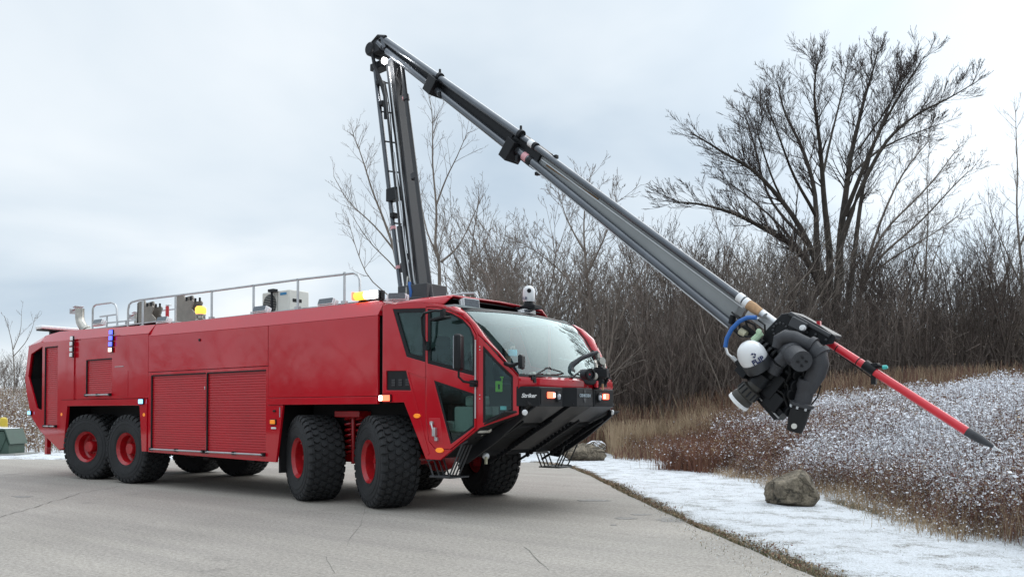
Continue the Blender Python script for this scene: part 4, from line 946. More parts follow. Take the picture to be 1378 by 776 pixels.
mb = MB(); beam(mb, bp(728, 214, .108), bp(1000, 414, .108), .018, .01); beam(mb, bp(712, 222, .19), bp(980, 441, .19), .012, .012); mb.build('edge_trim', ALU, ex, bevel=.002)
mb = MB(); mb.tube([bp(1018, 427, .25), bp(1006, 427, .26), bp(995, 432, .27), bp(985, 442, .28), bp(978, 455, .28), bp(976, 467, .28)], .026, 12); mb.build('blue_hose', BLUE, ex)
mb = MB(); mb.tube([bp(976, 466, .28), bp(979, 476, .28), bp(989, 484, .26), bp(999, 490, .22)], .016, 8); mb.tube([bp(985, 480, .27), bp(992, 487, .25)], .026, 8); mb.build('hose_end', ALU, ex)
# boom head
mb = MB(); P = [(1022, 462), (1031, 444), (1052, 422), (1066, 420), (1084, 427), (1104, 438), (1125, 452), (1122, 462), (1110, 464), (1096, 462), (1060, 500), (1030, 500)]
pts1 = [bp(u, v, .13) for u, v in P]; pts2 = [bp(u, v, -.16) for u, v in P]
tri = tessellate_polygon([[Vector((u, v, 0)) for u, v in P]]); n = len(P)
mb.add(pts1 + pts2, [tuple(t) for t in tri] + [tuple(i + n for i in t[::-1]) for t in tri] + [(i, (i + 1) % n, n + (i + 1) % n, n + i) for i in range(n)])
hd = mb.build('boom_head', BLK, truck, bevel=.012, smooth=False)
mb = MB()
for i in range(12): a = 2 * math.pi * i / 12; mb.lathe([(.014, 0), (.014, .014), (0, .02)], bp(1050 + 9.5 * math.cos(a), 444 + 9.5 * math.sin(a), .13), BN, 8)
for (u, v) in ((1072, 428), (1086, 447), (1098, 450), (1112, 457), (1079, 440)): mb.lathe([(.016, 0), (.016, .016), (0, .02)], bp(u, v, .13), BN, 8)
mb.build('bolt', DGR, hd)
mb = MB(); beam(mb, bp(1070, 423, .0), bp(1124, 453, .0), .05, .34); mb.cbox(bp(1075, 437, .17), (.20, .08, .12), Matrix.Rotation(R(30), 3, 'Y') @ BMAT); mb.build('head_cover', DGR, hd, bevel=.012)
mb = MB(); mb.lathe([(.035, 0), (.03, .04), (0, .045)], bp(1081, 441, .2), BN, 14); mb.build('head_lamp', WHT, hd)
mb = MB(); mb.cbox(bp(1102, 435, .0), (.04, .04, .05), BMAT); mb.build('red_stud', REDT, hd)
# elbows and nozzle
mb = MB()
arc = [(1047, 468), (1050, 458), (1058, 454), (1070, 455), (1082, 460), (1094, 466), (1101, 476), (1102, 490), (1098, 503), (1092, 514), (1087, 526)]
mb.tube([bp(u, v, .30) for u, v in arc], [.07, .088, .09, .08, .07, .08, .10, .108, .104, .092, .082], 20)
mb.tube([bp(1090, 463, .30), bp(1096, 466, .30)], .095, 20); mb.tube([bp(1101, 474, .3), bp(1105, 479, .3)], .115, 20)
el = mb.build('pipe_elbow', CAST, hd)
mb = MB(); mb.tube([bp(1058, 470, .20), bp(1068, 477, .38), bp(1079, 486, .55)], [.105, .115, .115], 24); mb.tube([bp(1049, 488, .36), bp(1058, 478, .36)], .075, 16); mb.tube([bp(1047, 490, .3), bp(1040, 502, .3)], .08, 16); mb.tube([bp(1066, 475, .33), bp(1069, 477.5, .375)], .125, 24); mb.build('swivel_joint', CAST, hd)
mb = MB(); cc = bp(1079.6, 486.5, .555); dr = (bp(1079, 486, .55) - bp(1068, 477, .38)).normalized(); s1 = dr.orthogonal().normalized(); s2 = dr.cross(s1)
for a in (-1, 1):
    for b in (-1, 1): mb.lathe([(.014, 0), (.014, .012), (0, .014)], cc + s1 * a * .032 + s2 * b * .032, dr, 8)
mb.build('bolt', BLKM, hd)
mb = MB(); ax0, ax1 = bp(1088, 512, .30), bp(1069, 580, .30); dn = (ax1 - ax0); LL = dn.length
mb.lathe([(.105, 0), (.11, LL * .12), (.092, LL * .2), (.09, LL * .42), (.13, LL * .44), (.13, LL * .50), (.10, LL * .52)], ax0, dn, 28); nz1 = mb.build('nozzle_barrel', CAST, hd)
mb = MB(); mb.lathe([(.098, LL * .5), (.105, LL * .56), (.10, LL * .8), (.082, LL * 1.0), (.06, LL * 1.0), (.05, LL * .9)], ax0, dn, 28); nb = mb.build('nozzle_tip', BLKM, hd)
mb = MB(); mb.lathe([(.03, 0), (.03, .015), (0, .02)], bp(1069, 573, .40), BN, 14); mb.build('badge_disc', GWH, nb)
mb = MB()
for i in range(8):
    a = 2 * math.pi * i / 8; o1_ = dn.orthogonal().normalized(); o2_ = dn.normalized().cross(o1_)
    mb.lathe([(.014, 0), (.014, .03)], ax0 + dn * .5 + (o1_ * math.cos(a) + o2_ * math.sin(a)) * .115, dn, 6)
mb.build('bolt', ALU, nz1)
mb = MB(); mb.tube([bp(1101, 503, .25), bp(1104, 520, .25), bp(1100, 534, .25), bp(1092, 544, .25)], .008, 6); mb.build('signal_cable', BLKM, hd)
# yoke, dome camera, floodlight
mb = MB()
P = [(988, 486), (1019, 466), (1051, 490), (1024, 517)]
p1 = [bp(u, v, .30) for u, v in P]; p2 = [q - BN * .03 + Vector((0, 0, -.05)) for q in p1]
mb.add(p1 + p2, [(0, 1, 2, 3), (7, 6, 5, 4), (0, 4, 5, 1), (1, 5, 6, 2), (2, 6, 7, 3), (3, 7, 4, 0)])
mb.tube([bp(1019, 484, .14), bp(1036, 522, .14)], .14, 16); mb.cbox(bp(1037, 512, .12), (.36, .26, .30), Matrix.Rotation(R(40), 3, 'Y') @ BMAT); mb.cbox(bp(1045, 540, .14), (.20, .22, .20), Matrix.Rotation(R(40), 3, 'Y') @ BMAT)
beam(mb, bp(1022, 524, .1), bp(1054, 560, .1), .14, .24); beam(mb, bp(1014, 458, .1), bp(1044, 476, .1), .10, .2)
for k_ in range(4): mb.tube([bp(1022 + 6 * k_, 461 + 5 * k_, .2), bp(1026 + 6 * k_, 464 + 5 * k_, .2)], .055 + .01 * (k_ % 2), 14)
for (u, v) in ((1062, 506), (1055, 512), (1066, 520), (1058, 530), (1062, 545)): mb.tube([bp(u - 5, v - 4, .12), bp(u + 5, v + 4, .16)], .05, 12)
mb.tube([bp(988, 428, .12), bp(990, 445, .15), bp(998, 452, .15)], .028, 8); mb.tube([bp(984, 436, .16), bp(987, 424, .16)], .04, 10); mb.tube([bp(1000, 440, .12), bp(1016, 452, .12), bp(1030, 470, .14)], .045, 10)
for (u, v, q) in ((1072, 500, .07), (1078, 506, .06), (1070, 515, .08), (1064, 526, .07), (1074, 528, .05), (1060, 550, .06), (1084, 498, .06)): mb.tube([bp(u - 6, v - 3, .0), bp(u + 4, v + 5, .22)], q, 12)
mb.cbox(bp(1070, 510, .05), (.22, .2, .26), Matrix.Rotation(R(60), 3, 'Y') @ BMAT)
mb.build('yoke', BLK, hd, bevel=.01)
mb = MB(); beam(mb, bp(1019, 532, .24), bp(1048, 562, .24), .012, .02); mb.build('yoke_trim', ALU, hd)
mb = MB()
for (u0, v0_, u1, v1, r_) in ((985, 420, 996, 446, .012), (990, 424, 1008, 446, .014), (1000, 430, 1022, 452, .012), (996, 452, 1018, 462, .012), (1050, 505, 1062, 540, .010), (1040, 520, 1060, 548, .012), (1062, 492, 1056, 520, .012), (1020, 430, 1030, 452, .012)):
    mb.tube([bp(u0, v0_, .2), bp((u0 + u1) / 2 + 4, (v0_ + v1) / 2 - 4, .26), bp(u1, v1, .2)], r_, 6)
mb.build('hydraulic_line', BLKM, hd)
mb = MB(); mb.tube([bp(996, 445, .2), bp(1004, 450, .2)], .042, 12); mb.build('cream_collar', CREAM, hd)
mb = MB(); mb.tube([bp(1014, 458, .24), bp(1020, 452, .24), bp(1025, 448, .24)], [.045, .04, .035], 10); mb.lathe([(.03, 0), (.035, .02), (0, .03)], bp(1022, 446, .27), BN, 10); mb.build('green_fitting', LGREEN, hd)
dc = bp(1015, 483, .40); dax = (bp(1008, 472, .46) - bp(1020, 492, .34)).normalized()
mb = MB(); mb.lathe([(.150, -.10), (.160, -.08), (.160, .02)], dc - dax * .03, dax, 32); dco = mb.build('dome_camera', DGR, hd)
mb = MB(); mb.lathe([(.152, 0), (.159, .03), (.157, .085), (.141, .145), (.107, .197), (.061, .228), (0, .239)], dc - dax * .01, dax, 36); mb.build('dome_shell', WHT, dco)
view = (CAM - dc).normalized(); px_ = dax.cross(view).normalized(); nn = px_.cross(dax).normalized()
if nn @ view < 0: nn = -nn
rt_ = dax.cross(nn); 
cen = dc + nn * .172 + dax * .033
tx = rt_ if rt_ @ RT > 0 else -rt_
text_mesh('lettering', 'FLIR', .08, frame(cen + tx * .03 + dax * -.005, tx, dax), LETB, dco, bold=.003, ext=.004)
mb = MB(); c0 = dc + nn * .158 + dax * .108 + tx * .01
for k_ in (0, 1, 2, 3):
    a = math.pi / 2 * k_; e = tx * math.cos(a) + dax * math.sin(a); f2 = tx * math.cos(a + math.pi / 2) + dax * math.sin(a + math.pi / 2)
    if k_ == 2: continue
    mb.add([c0 + e * .010 + nn * .012, c0 + (e + f2) * .022 + nn * .010, c0 + e * .034 + nn * .008, c0 + (e - f2) * .018 + nn * .008], [(0, 1, 2, 3)])
mb.build('emblem', LETB, dco, solid=.004)
fa, fb = bp(1021, 514, .30), bp(992, 542, .34); fd = fb - fa; FL = fd.length
mb = MB(); mb.lathe([(.075, 0), (.09, FL * .12), (.085, FL * .25), (.12, FL * .3), (.125, FL * .6), (.115, FL * .64), (.128, FL * .7), (.128, FL * .86)], fa, fd, 32); fl = mb.build('flood_light', mat('bronze_grey', (.05, .047, .042), .5, metal=.4), hd)
mb = MB(); mb.lathe([(.129, FL * .86), (.136, FL * .88), (.136, FL * .98), (.118, FL), (.10, FL * .93), (0, FL * .92)], fa, fd, 32); mb.build('lamp_ring', WHT, fl)
mb = MB(); o1_ = fd.orthogonal().normalized(); o2_ = fd.normalized().cross(o1_)
for i in range(12):
    a = 2 * math.pi * i / 12; c_ = fa + fd * .45 + (o1_ * math.cos(a) + o2_ * math.sin(a)) * .122; mb.tube([c_ - fd * .13, c_ + fd * .13], .012, 6)
mb.tube([fa + fd * .1, fa + fd * -.25 + Vector((0, 0, .02))], .10, 16)
mb.cbox(bp(1003, 498, .3), (.14, .16, .14), Matrix.Rotation(R(45), 3, 'Y') @ BMAT)
mb.build('cooling_fin', BLK, fl)
# piercing lance
l0, l1, l2, l3 = bp(1108, 456), bp(1301, 580), bp(1337, 601), bp(1351, 609.5)
mb = MB(); mb.tube([l0, bp(1200, 515), l1], .044, 20); la = mb.build('piercing_lance', REDT, truck)
mb = MB(); mb.tube([l1, l1.lerp(l2, .5), l2], [.046, .043, .016], 20); mb.build('lance_cone', CAST, la)
mb = MB(); mb.tube([l2, l3], [.015, .001], 14); mb.build('lance_tip', ALU, la)
mb = MB(); mb.tube([bp(1163, 490), bp(1178, 500)], .056, 20); mb.cbox(bp(1176, 508, .0), (.05, .05, .14), BMAT); mb.cbox(bp(1178, 491, 0), (.07, .08, .04), BMAT); mb.tube([bp(1180, 492, 0), bp(1188, 493, 0)], .02, 8); mb.build('lance_clamp', BLK, la, bevel=.004)
mb = MB(); mb.lathe([(.022, 0), (.024, .03), (.015, .05)], bp(1188, 494, .02), BD, 12); mb.build('teal_cap', mat('teal_plastic', (.05, .45, .42), .4), la)
mb = MB()
for (u, v) in ((1127, 468.5), (1155, 486)):
    a = bp(u, v); dd = (l1 - l0).normalized(); mb.tube([a - dd * .006, a + dd * .006], .0455, 20)
mb.tube([bp(1120, 470, .0), bp(1172, 507, .0)], .006, 6); mb.build('lance_ring', BLKM, la)

# ================================================================== DRIVER
def person():
    hx = Vector((.92, .05, 2.30))
    me = bpy.data.meshes.new('person'); 
    J = {'pel': (.42, .05, 1.76, .15), 'ab': (.44, .05, 1.92, .14), 'ch': (.50, .05, 2.06, .155), 'nk0': (.56, .05, 2.18, .07)}
    mb = MB()
    # torso, legs
    def skinmesh(verts, edges, name, m, parent, sub=2):
        me = bpy.data.meshes.new(name); me.from_pydata([v[:3] for v in verts], edges, []); me.materials.append(m)
        o = bpy.data.objects.new(name, me); col.objects.link(o)
        if parent: o.parent = parent
        sk = o.modifiers.new('skin', 'SKIN')
        for i, v in enumerate(verts):
            sv_ = me.skin_vertices[0].data[i]; r_ = v[3]; sv_.radius = (r_, r_ if len(v) < 5 else v[4]); sv_.use_root = (i == 0)
        sb = o.modifiers.new('sub', 'SUBSURF'); sb.levels = sub; sb.render_levels = sub
        for p_ in me.polygons: p_.use_smooth = True
        sk.use_smooth_shade = True
        return o
    y = .05; S = (.22, .58)
    V = [(.45, y, 1.80, .15), (.46, y, 1.98, .135), (.50, y, 2.14, .14), (.54, y, 2.24, .07), (.57, y, 2.32, .055),
         (.52, y - .17, 2.17, .07), (.70, y - .24, 1.97, .048), (.98, y - .20, 1.98, .034), (1.12, y - .18, 2.03, .028),
         (.52, y + .17, 2.17, .07), (.70, y + .24, 1.97, .048), (.98, y + .20, 1.98, .034), (1.12, y + .19, 2.03, .028),
         (.60, y - .10, 1.78, .09), (.95, y - .12, 1.76, .065), (1.02, y - .12, 1.45, .05), (1.08, y - .12, 1.30, .045), (1.2, y - .12, 1.27, .04),
         (.60, y + .10, 1.78, .09), (.95, y + .12, 1.76, .065), (1.02, y + .12, 1.45, .05), (1.08, y + .12, 1.30, .045), (1.2, y + .12, 1.27, .04)]
    Ed = [(0, 1), (1, 2), (2, 3), (3, 4), (2, 5), (5, 6), (6, 7), (7, 8), (2, 9), (9, 10), (10, 11), (11, 12), (0, 13), (13, 14), (14, 15), (15, 16), (16, 17), (0, 18), (18, 19), (19, 20), (20, 21), (21, 22)]
    body = skinmesh(V, Ed, 'person', JACK, None)
    tag(body, 'driver in dark jacket and blue face mask behind the windscreen', 'person')
    # head
    hc = Vector((.62, y, 2.43)); hm = MB(); rows_ = []
    for i in range(15):
        ph = math.pi * i / 14; row = []
        for j in range(24):
            th = 2 * math.pi * j / 24; X_ = math.sin(ph) * math.cos(th); Y_ = math.sin(ph) * math.sin(th); Z_ = math.cos(ph)
            rx, ry, rz = .095, .076, .118
            if Z_ < 0: ry *= 1 + .25 * Z_; rx *= 1 + .12 * Z_
            px__ = X_ * rx; 
            if X_ > .8 and -.35 < Z_ < .1: px__ += .022 * (1 - abs(Y_) * 3) if abs(Y_) < .33 else 0    # nose
            if X_ > .6 and .0 < Z_ < .25 and .25 < abs(Y_) < .55: px__ -= .008                      # eye sockets
            row.append(hc + Vector((px__, Y_ * ry, Z_ * rz)))
        rows_.append(row + [row[0]])
    hm.grid(rows_)
    for s in (-1, 1): hm.lathe([(.012, 0), (.024, .006), (.018, .014), (0, .014)], hc + Vector((-.005, s * .074, -.005)), (0, s, 0), 12)
    hm.tube([hc + Vector((-.02, 0, -.09)), hc + Vector((-.05, 0, -.19))], .05, 14)
    hm.build('head', SKIN, body, ang=60)
    ey = MB()
    for s in (-1, 1): ey.lathe([(.0, -.01), (.012, 0), (.008, .008), (0, .01)], hc + Vector((.083, s * .032, .014)), (1, 0, 0), 12)
    ey.build('eyes', BLK, body)
    hr = MB(); rows_ = []
    for i in range(8):
        ph = math.pi * .56 * i / 7
        rows_.append([hc + Vector((math.sin(ph) * math.cos(th) * .105 * (1 if math.cos(th) < .3 else (1 if ph < 1.05 else .80)) - .004, math.sin(ph) * math.sin(th) * .086, math.cos(ph) * .130)) for th in np.linspace(0, 2 * math.pi, 25)])
    hr.grid(rows_); hr.build('hair', HAIRM, body, ang=60)
    mk = MB(); rows_ = []
    for i in range(6):
        z_ = lerp(.0, -.10, i / 5); rows_.append([hc + Vector((.112 * math.cos(a) * (1 - .1 * abs(z_ + .05) * 10) + .004 + (.014 if abs(a) < .3 else 0), .086 * math.sin(a), z_)) for a in np.linspace(-1.35, 1.35, 13)])
    mk.grid(rows_); mk.build('face_mask', MASKM, body, solid=.004, ang=60)
    for s in (-1, 1):          # hands closed on the wheel
        w0 = Vector((1.12, y + s * .185, 2.03)); rim_ = Vector((1.17, y + .05 * 0 + s * .20, 2.03))
        Vh = [(w0.x, w0.y, w0.z, .028), (w0.x + .035, w0.y, w0.z + .018, .034, .02), (w0.x + .07, w0.y, w0.z + .026, .034, .018)]
        Eh = [(0, 1), (1, 2)]
        for k_, (dy, Lf) in enumerate(((-.028, .85), (-.009, 1.), (.010, .95), (.028, .75))):
            b0 = len(Vh); bx, by, bz = w0.x + .075, w0.y + dy, w0.z + .028
            Vh += [(bx + .02 * Lf, by, bz + .004, .0095), (bx + .038 * Lf, by, bz - .016, .0088), (bx + .026 * Lf, by, bz - .036, .0082)]
            Eh += [(2, b0), (b0, b0 + 1), (b0 + 1, b0 + 2)]
        b0 = len(Vh); Vh += [(w0.x + .04, w0.y - s * .035, w0.z - .004, .011), (w0.x + .075, w0.y - s * .036, w0.z - .020, .0095)]; Eh += [(1, b0), (b0, b0 + 1)]
        skinmesh(Vh, Eh, 'hand', SKIN, body, 1)
    return body
drv = person()
drv.location = (.22, 0, -.06)

# ================================================================== SITE OBJECTS
def rock_cracks(m):
    t = m.node_tree; b = t.nodes['Principled BSDF']; tcn = t.nodes.new('ShaderNodeTexCoord')
    n = t.nodes.new('ShaderNodeTexNoise'); n.inputs['Scale'].default_value = 3; n.inputs['Detail'].default_value = 6; t.links.new(tcn.outputs['Object'], n.inputs['Vector'])
    va = t.nodes.new('ShaderNodeVectorMath'); va.operation = 'SCALE'; va.inputs['Scale'].default_value = .9; t.links.new(n.outputs['Color'], va.inputs[0])
    vb = t.nodes.new('ShaderNodeVectorMath'); vb.operation = 'ADD'; t.links.new(tcn.outputs['Object'], vb.inputs[0]); t.links.new(va.outputs[0], vb.inputs[1])
    vo = t.nodes.new('ShaderNodeTexVoronoi'); vo.feature = 'DISTANCE_TO_EDGE'; vo.inputs['Scale'].default_value = 2.1; t.links.new(vb.outputs[0], vo.inputs['Vector'])
    r1 = t.nodes.new('ShaderNodeValToRGB'); r1.color_ramp.elements[0].position = 0; r1.color_ramp.elements[1].position = .05; r1.color_ramp.elements[0].color = (.5, .48, .45, 1); t.links.new(vo.outputs[0], r1.inputs[0])
    n2 = t.nodes.new('ShaderNodeTexNoise'); n2.inputs['Scale'].default_value = 34; n2.inputs['Detail'].default_value = 8; n2.inputs['Roughness'].default_value = .8; t.links.new(tcn.outputs['Object'], n2.inputs['Vector'])
    r2 = t.nodes.new('ShaderNodeValToRGB'); r2.color_ramp.elements[0].position = .35; r2.color_ramp.elements[1].position = .66; r2.color_ramp.elements[0].color = (.45, .45, .45, 1); r2.color_ramp.elements[1].color = (1.5, 1.5, 1.45, 1); t.links.new(n2.outputs['Fac'], r2.inputs[0])
    src = b.inputs['Base Color'].links[0].from_socket
    for rr_ in (r1, r2):
        mx_ = t.nodes.new('ShaderNodeMix'); mx_.data_type = 'RGBA'; mx_.blend_type = 'MULTIPLY'; mx_.inputs[0].default_value = .9; t.links.new(src, mx_.inputs[6]); t.links.new(rr_.outputs[0], mx_.inputs[7]); src = mx_.outputs[2]
    t.links.new(src, b.inputs['Base Color'])
    bu = [q for q in t.nodes if q.type == 'BUMP'][0]; mm = t.nodes.new('ShaderNodeMath'); mm.operation = 'ADD'; t.links.new(bu.inputs['Height'].links[0].from_socket, mm.inputs[0])
    sc_ = t.nodes.new('ShaderNodeMath'); sc_.operation = 'MINIMUM'; sc_.inputs[1].default_value = .08; t.links.new(vo.outputs[0], sc_.inputs[0]); m3 = t.nodes.new('ShaderNodeMath'); m3.operation = 'MULTIPLY'; m3.inputs[1].default_value = 9; t.links.new(sc_.outputs[0], m3.inputs[0]); t.links.new(m3.outputs[0], mm.inputs[1]); t.links.new(mm.outputs[0], bu.inputs['Height']); bu.inputs['Distance'].default_value = .035
rock_cracks(ROCK)
def boulder(name, c, sx, sy, sz, seed, label, snow=False, facets=.5, rot=0):
    bm = bmesh.new(); bmesh.ops.create_icosphere(bm, subdivisions=5, radius=1)
    rg = random.Random(seed); planes = [(Vector((rg.gauss(0, 1), rg.gauss(0, 1), rg.gauss(0, .8))).normalized(), rg.uniform(.62, .92)) for _ in range(26)]
    for v in bm.verts:
        d = v.co.normalized(); r_ = 1.
        for n_, k_ in planes:
            q = d @ n_
            if q > .05: r_ = min(r_, k_ / q)
        r_ += .035 * noise.noise(d * 3 + Vector((seed, 0, 0))) + .02 * noise.noise(d * 9 + Vector((seed, 0, 0))) + .008 * noise.noise(d * 25)
        v.co = Vector((d.x * sx, d.y * sy, d.z * sz)) * r_
    me = bpy.data.meshes.new(name); bm.to_mesh(me); bm.free(); me.materials.append(ROCK); me.shade_smooth()
    if snow:
        me.materials.append(SNOW)
        for p_ in me.polygons:
            if p_.normal.z > .25: p_.material_index = 1
    o = bpy.data.objects.new(name, me); col.objects.link(o); o.location = c; o.rotation_euler = (0, 0, rot); tag(o, label, 'boulder'); return o
YF = YAW - R(90)
boulder("boulder", site(4.21, 12.7, .21), .48, .42, .36, 17, 'large grey brown boulder on the snowy verge in front of the weeds', rot=YF)
boulder('boulder', site(2.05, 24.2, .2), .78, .5, .38, 4, 'low flat boulder at the pavement end behind the truck bumper', rot=YF)
boulder('boulder', site(2.62, 26.4, .33), .42, .3, .27, 9, 'small boulder capped with snow behind the low flat boulder', snow=True, rot=YF)
# transformer box
TG = mat('transformer_green', (.045, .085, .065), .5, var=.15, vscale=4)
tb = empty('transformer_box', site(-16.72, 27.3, .05), YF)
tb.scale = (.92, .92, .92)
tag(tb, 'squat green steel utility box at the far left pavement edge', 'utility box')
mb = MB(); P = [(-.5, 0), (.58, 0), (.58, .35), (.42, .82), (-.5, .82)]
mb.plate(P, [], lambda a, b, t: Vector((a, t, b)), -.5, .5); mb.build('cabinet', TG, tb, bevel=.03)
mb = MB(); mb.plate([(-.54, .84), (.45, .84), (.62, .36), (.66, .36), (.48, .90), (-.54, .90)], [], lambda a, b, t: Vector((a, t, b)), -.54, .54); mb.build('lid', TG, tb, bevel=.01)
mb = MB(); mb.tube([(-.5, -.52, .12), (.30, -.52, .12), (.50, -.52, .6)], .02, 6); mb.box(-.06, .02, -.53, -.505, .3, .45); mb.build('latch_bar', TG, tb)
mb = MB(); mb.box(-.7, .95, -.7, .7, -.1, .03); mb.build('concrete_pad', mat('concrete', (.3, .3, .28), .9, var=.15), tb)
mb = MB(); mb.plate([(-.5, .90), (.40, .90), (.38, .925), (-.5, .93)], [], lambda a, b, t: Vector((a, t, b)), -.5, .5); mb.build('snow_cover', SNOW, tb, bevel=.01)
yb = empty('marker_post', site(-18.15, 29.8, .05)); tag(yb, 'short yellow marker post standing behind the green utility box', 'bollard')
mb = MB(); mb.lathe([(.13, 0), (.13, 1.06), (.11, 1.14), (.05, 1.18), (0, 1.18)], (0, 0, 0), (0, 0, 1), 16); mb.build('post', mat('yellow_paint', (.62, .46, .05), .5, var=.1), yb)
mb = MB(); mb.lathe([(.133, .8), (.133, .87)], (0, 0, 0), (0, 0, 1), 16); mb.build('band', mat('pale_yellow', (.75, .62, .25), .5), yb)

# ================================================================== TREES
def tubefast(V, F, pts, rads, k):
    base = len(V); n = len(pts)
    for i in range(n):
        p_ = pts[i]; d = pts[min(i + 1, n - 1)] - pts[max(i - 1, 0)]
        a = d.cross(Vector((.31, .2, .93))); 
        if a.length < 1e-6: a = Vector((1, 0, 0))
        a.normalize(); b = a.cross(d).normalized(); r_ = rads[i]
        for j in range(k):
            t = 6.28318 * j / k; q = p_ + a * (math.cos(t) * r_) + b * (math.sin(t) * r_); V.append((q.x, q.y, q.z))
    for i in range(n - 1):
        for j in range(k): F.append((base + i * k + j, base + i * k + (j + 1) % k, base + (i + 1) * k + (j + 1) % k, base + (i + 1) * k + j))
def branch(V, F, p, d, L, r, lvl, maxl, rg, par):
    n = 5 if lvl == 0 else (4 if lvl < maxl else 3)
    pts = [p]; q = p.copy(); dd = d.normalized(); dirs = [dd.copy()]
    for i in range(n):
        dd = (dd + Vector((rg.gauss(0, 1), rg.gauss(0, 1), rg.gauss(0, 1))) * par['wob'] + Vector((0, 0, par['up']))).normalized()
        q = q + dd * (L / n); pts.append(q.copy()); dirs.append(dd.copy())
    rads = [max(par['rmin'], r * (1 - .72 * i / n)) for i in range(n + 1)]
    tubefast(V, F, pts, rads, 5 if lvl == 0 else (4 if r > .02 else 3))
    if lvl >= maxl: return
    nb = par['n'][min(lvl, len(par['n']) - 1)]
    for c in range(nb):
        t = rg.uniform(par['t0'], 1.0) if c else .97
        i = min(n - 1, int(t * n)); o = pts[i].lerp(pts[i + 1], t * n - i); base = dirs[i + 1]
        side_ = Vector((rg.gauss(0, 1), rg.gauss(0, 1), rg.gauss(0, 1))); side_ = (side_ - base * (side_ @ base)).normalized()
        a = R(rg.uniform(*par['ang']))
        nd = base * math.cos(a) + side_ * math.sin(a)
        if nd.z < -.1: nd.z *= .3
        branch(V, F, o, nd, L * rg.uniform(*par['len']) * (1.15 - .55 * t), max(par['rmin'], r * (1 - .7 * t) * .62), lvl + 1, maxl, rg, par)
def mesh_obj(name, V, F, m, parent=None):
    me = bpy.data.meshes.new(name); me.from_pydata(V, [], F); me.materials.append(m); me.shade_smooth()
    o = bpy.data.objects.new(name, me); col.objects.link(o)
    if parent: o.parent = parent
    return o
def traced_tree(name, label, cat, limbs, depth, base_r, seed, maxl=3, n1=9, par=None, bark=BARK, twig=TWIG, group=None, tl=.22, spread=2.2):
    """main limbs laid out in the tree's own plane with depth given to each, twigs grown along them"""
    rg = random.Random(seed); u0, v0 = limbs[0][0][0]; root = survey(u0, v0, depth)
    rr = (root - CAM) @ RT; dd = (root - CAM) @ FH; gz = ground_h(rr, dd) - .3
    base = empty(name, (root.x, root.y, gz)); tag(base, label, cat, group)
    TV, TF, CV, CF = [], [], [], []
    bo = Vector((root.x, root.y, gz))
    P_ = dict(wob=.09, up=.05, n=(7, 5, 3), t0=.12, ang=(22, 52), len=(.32, .55), rmin=.006)
    if par: P_.update(par)
    H = 1
    for li, (px, r0, r1, bow) in enumerate(limbs):
        raw = [survey(u, v, depth + bow * (i / (len(px) - 1)) ** 1.2) for i, (u, v) in enumerate(px)]
        if li == 0 or (abs(px[0][1] - v0) < 3 and abs(px[0][0] - u0) < 3): raw = [Vector((raw[0].x, raw[0].y, gz))] + raw
        pts = []
        for a, b in zip(raw, raw[1:]):
            for t in (0, .34, .67): pts.append(a.lerp(b, t) + Vector((rg.gauss(0, 1), rg.gauss(0, 1), rg.gauss(0, 1))) * .006 * (b - a).length * 4)
        pts.append(raw[-1]); n = len(pts)
        # smooth
        for _ in range(2): pts = [pts[0]] + [(pts[i - 1] + pts[i] * 2 + pts[i + 1]) / 4 for i in range(1, n - 1)] + [pts[-1]]
        rads = [lerp(r0, r1, (i / (n - 1)) ** .8) for i in range(n)]
        tubefast(TV, TF, [q - bo for q in pts], rads, 8 if r0 > .08 else 6)
        L = sum((pts[i + 1] - pts[i]).length for i in range(n - 1))
        cnt = int(n1 * L / 4) + 3
        for c in range(cnt):
            t = rg.uniform(tl, 1) ** .8 if c else .99
            i = min(n - 2, int(t * (n - 1))); o = pts[i].lerp(pts[i + 1], t * (n - 1) - i); b_ = (pts[i + 1] - pts[i]).normalized()
            sd_ = Vector((rg.gauss(0, 1), rg.gauss(0, 1), rg.gauss(.4, 1))); sd_ = (sd_ - b_ * (sd_ @ b_)).normalized()
            a = R(rg.uniform(20, 50)); nd = b_ * math.cos(a) + sd_ * math.sin(a)
            branch(CV, CF, o - bo, nd, spread * rg.uniform(.55, 1.15) * (1.2 - .65 * t), max(.012, lerp(r0, r1, t) * .26), 1, maxl, rg, P_)
    mesh_obj('trunk', TV, TF, bark, base); mesh_obj('crown', CV, CF, twig, base)
    return base
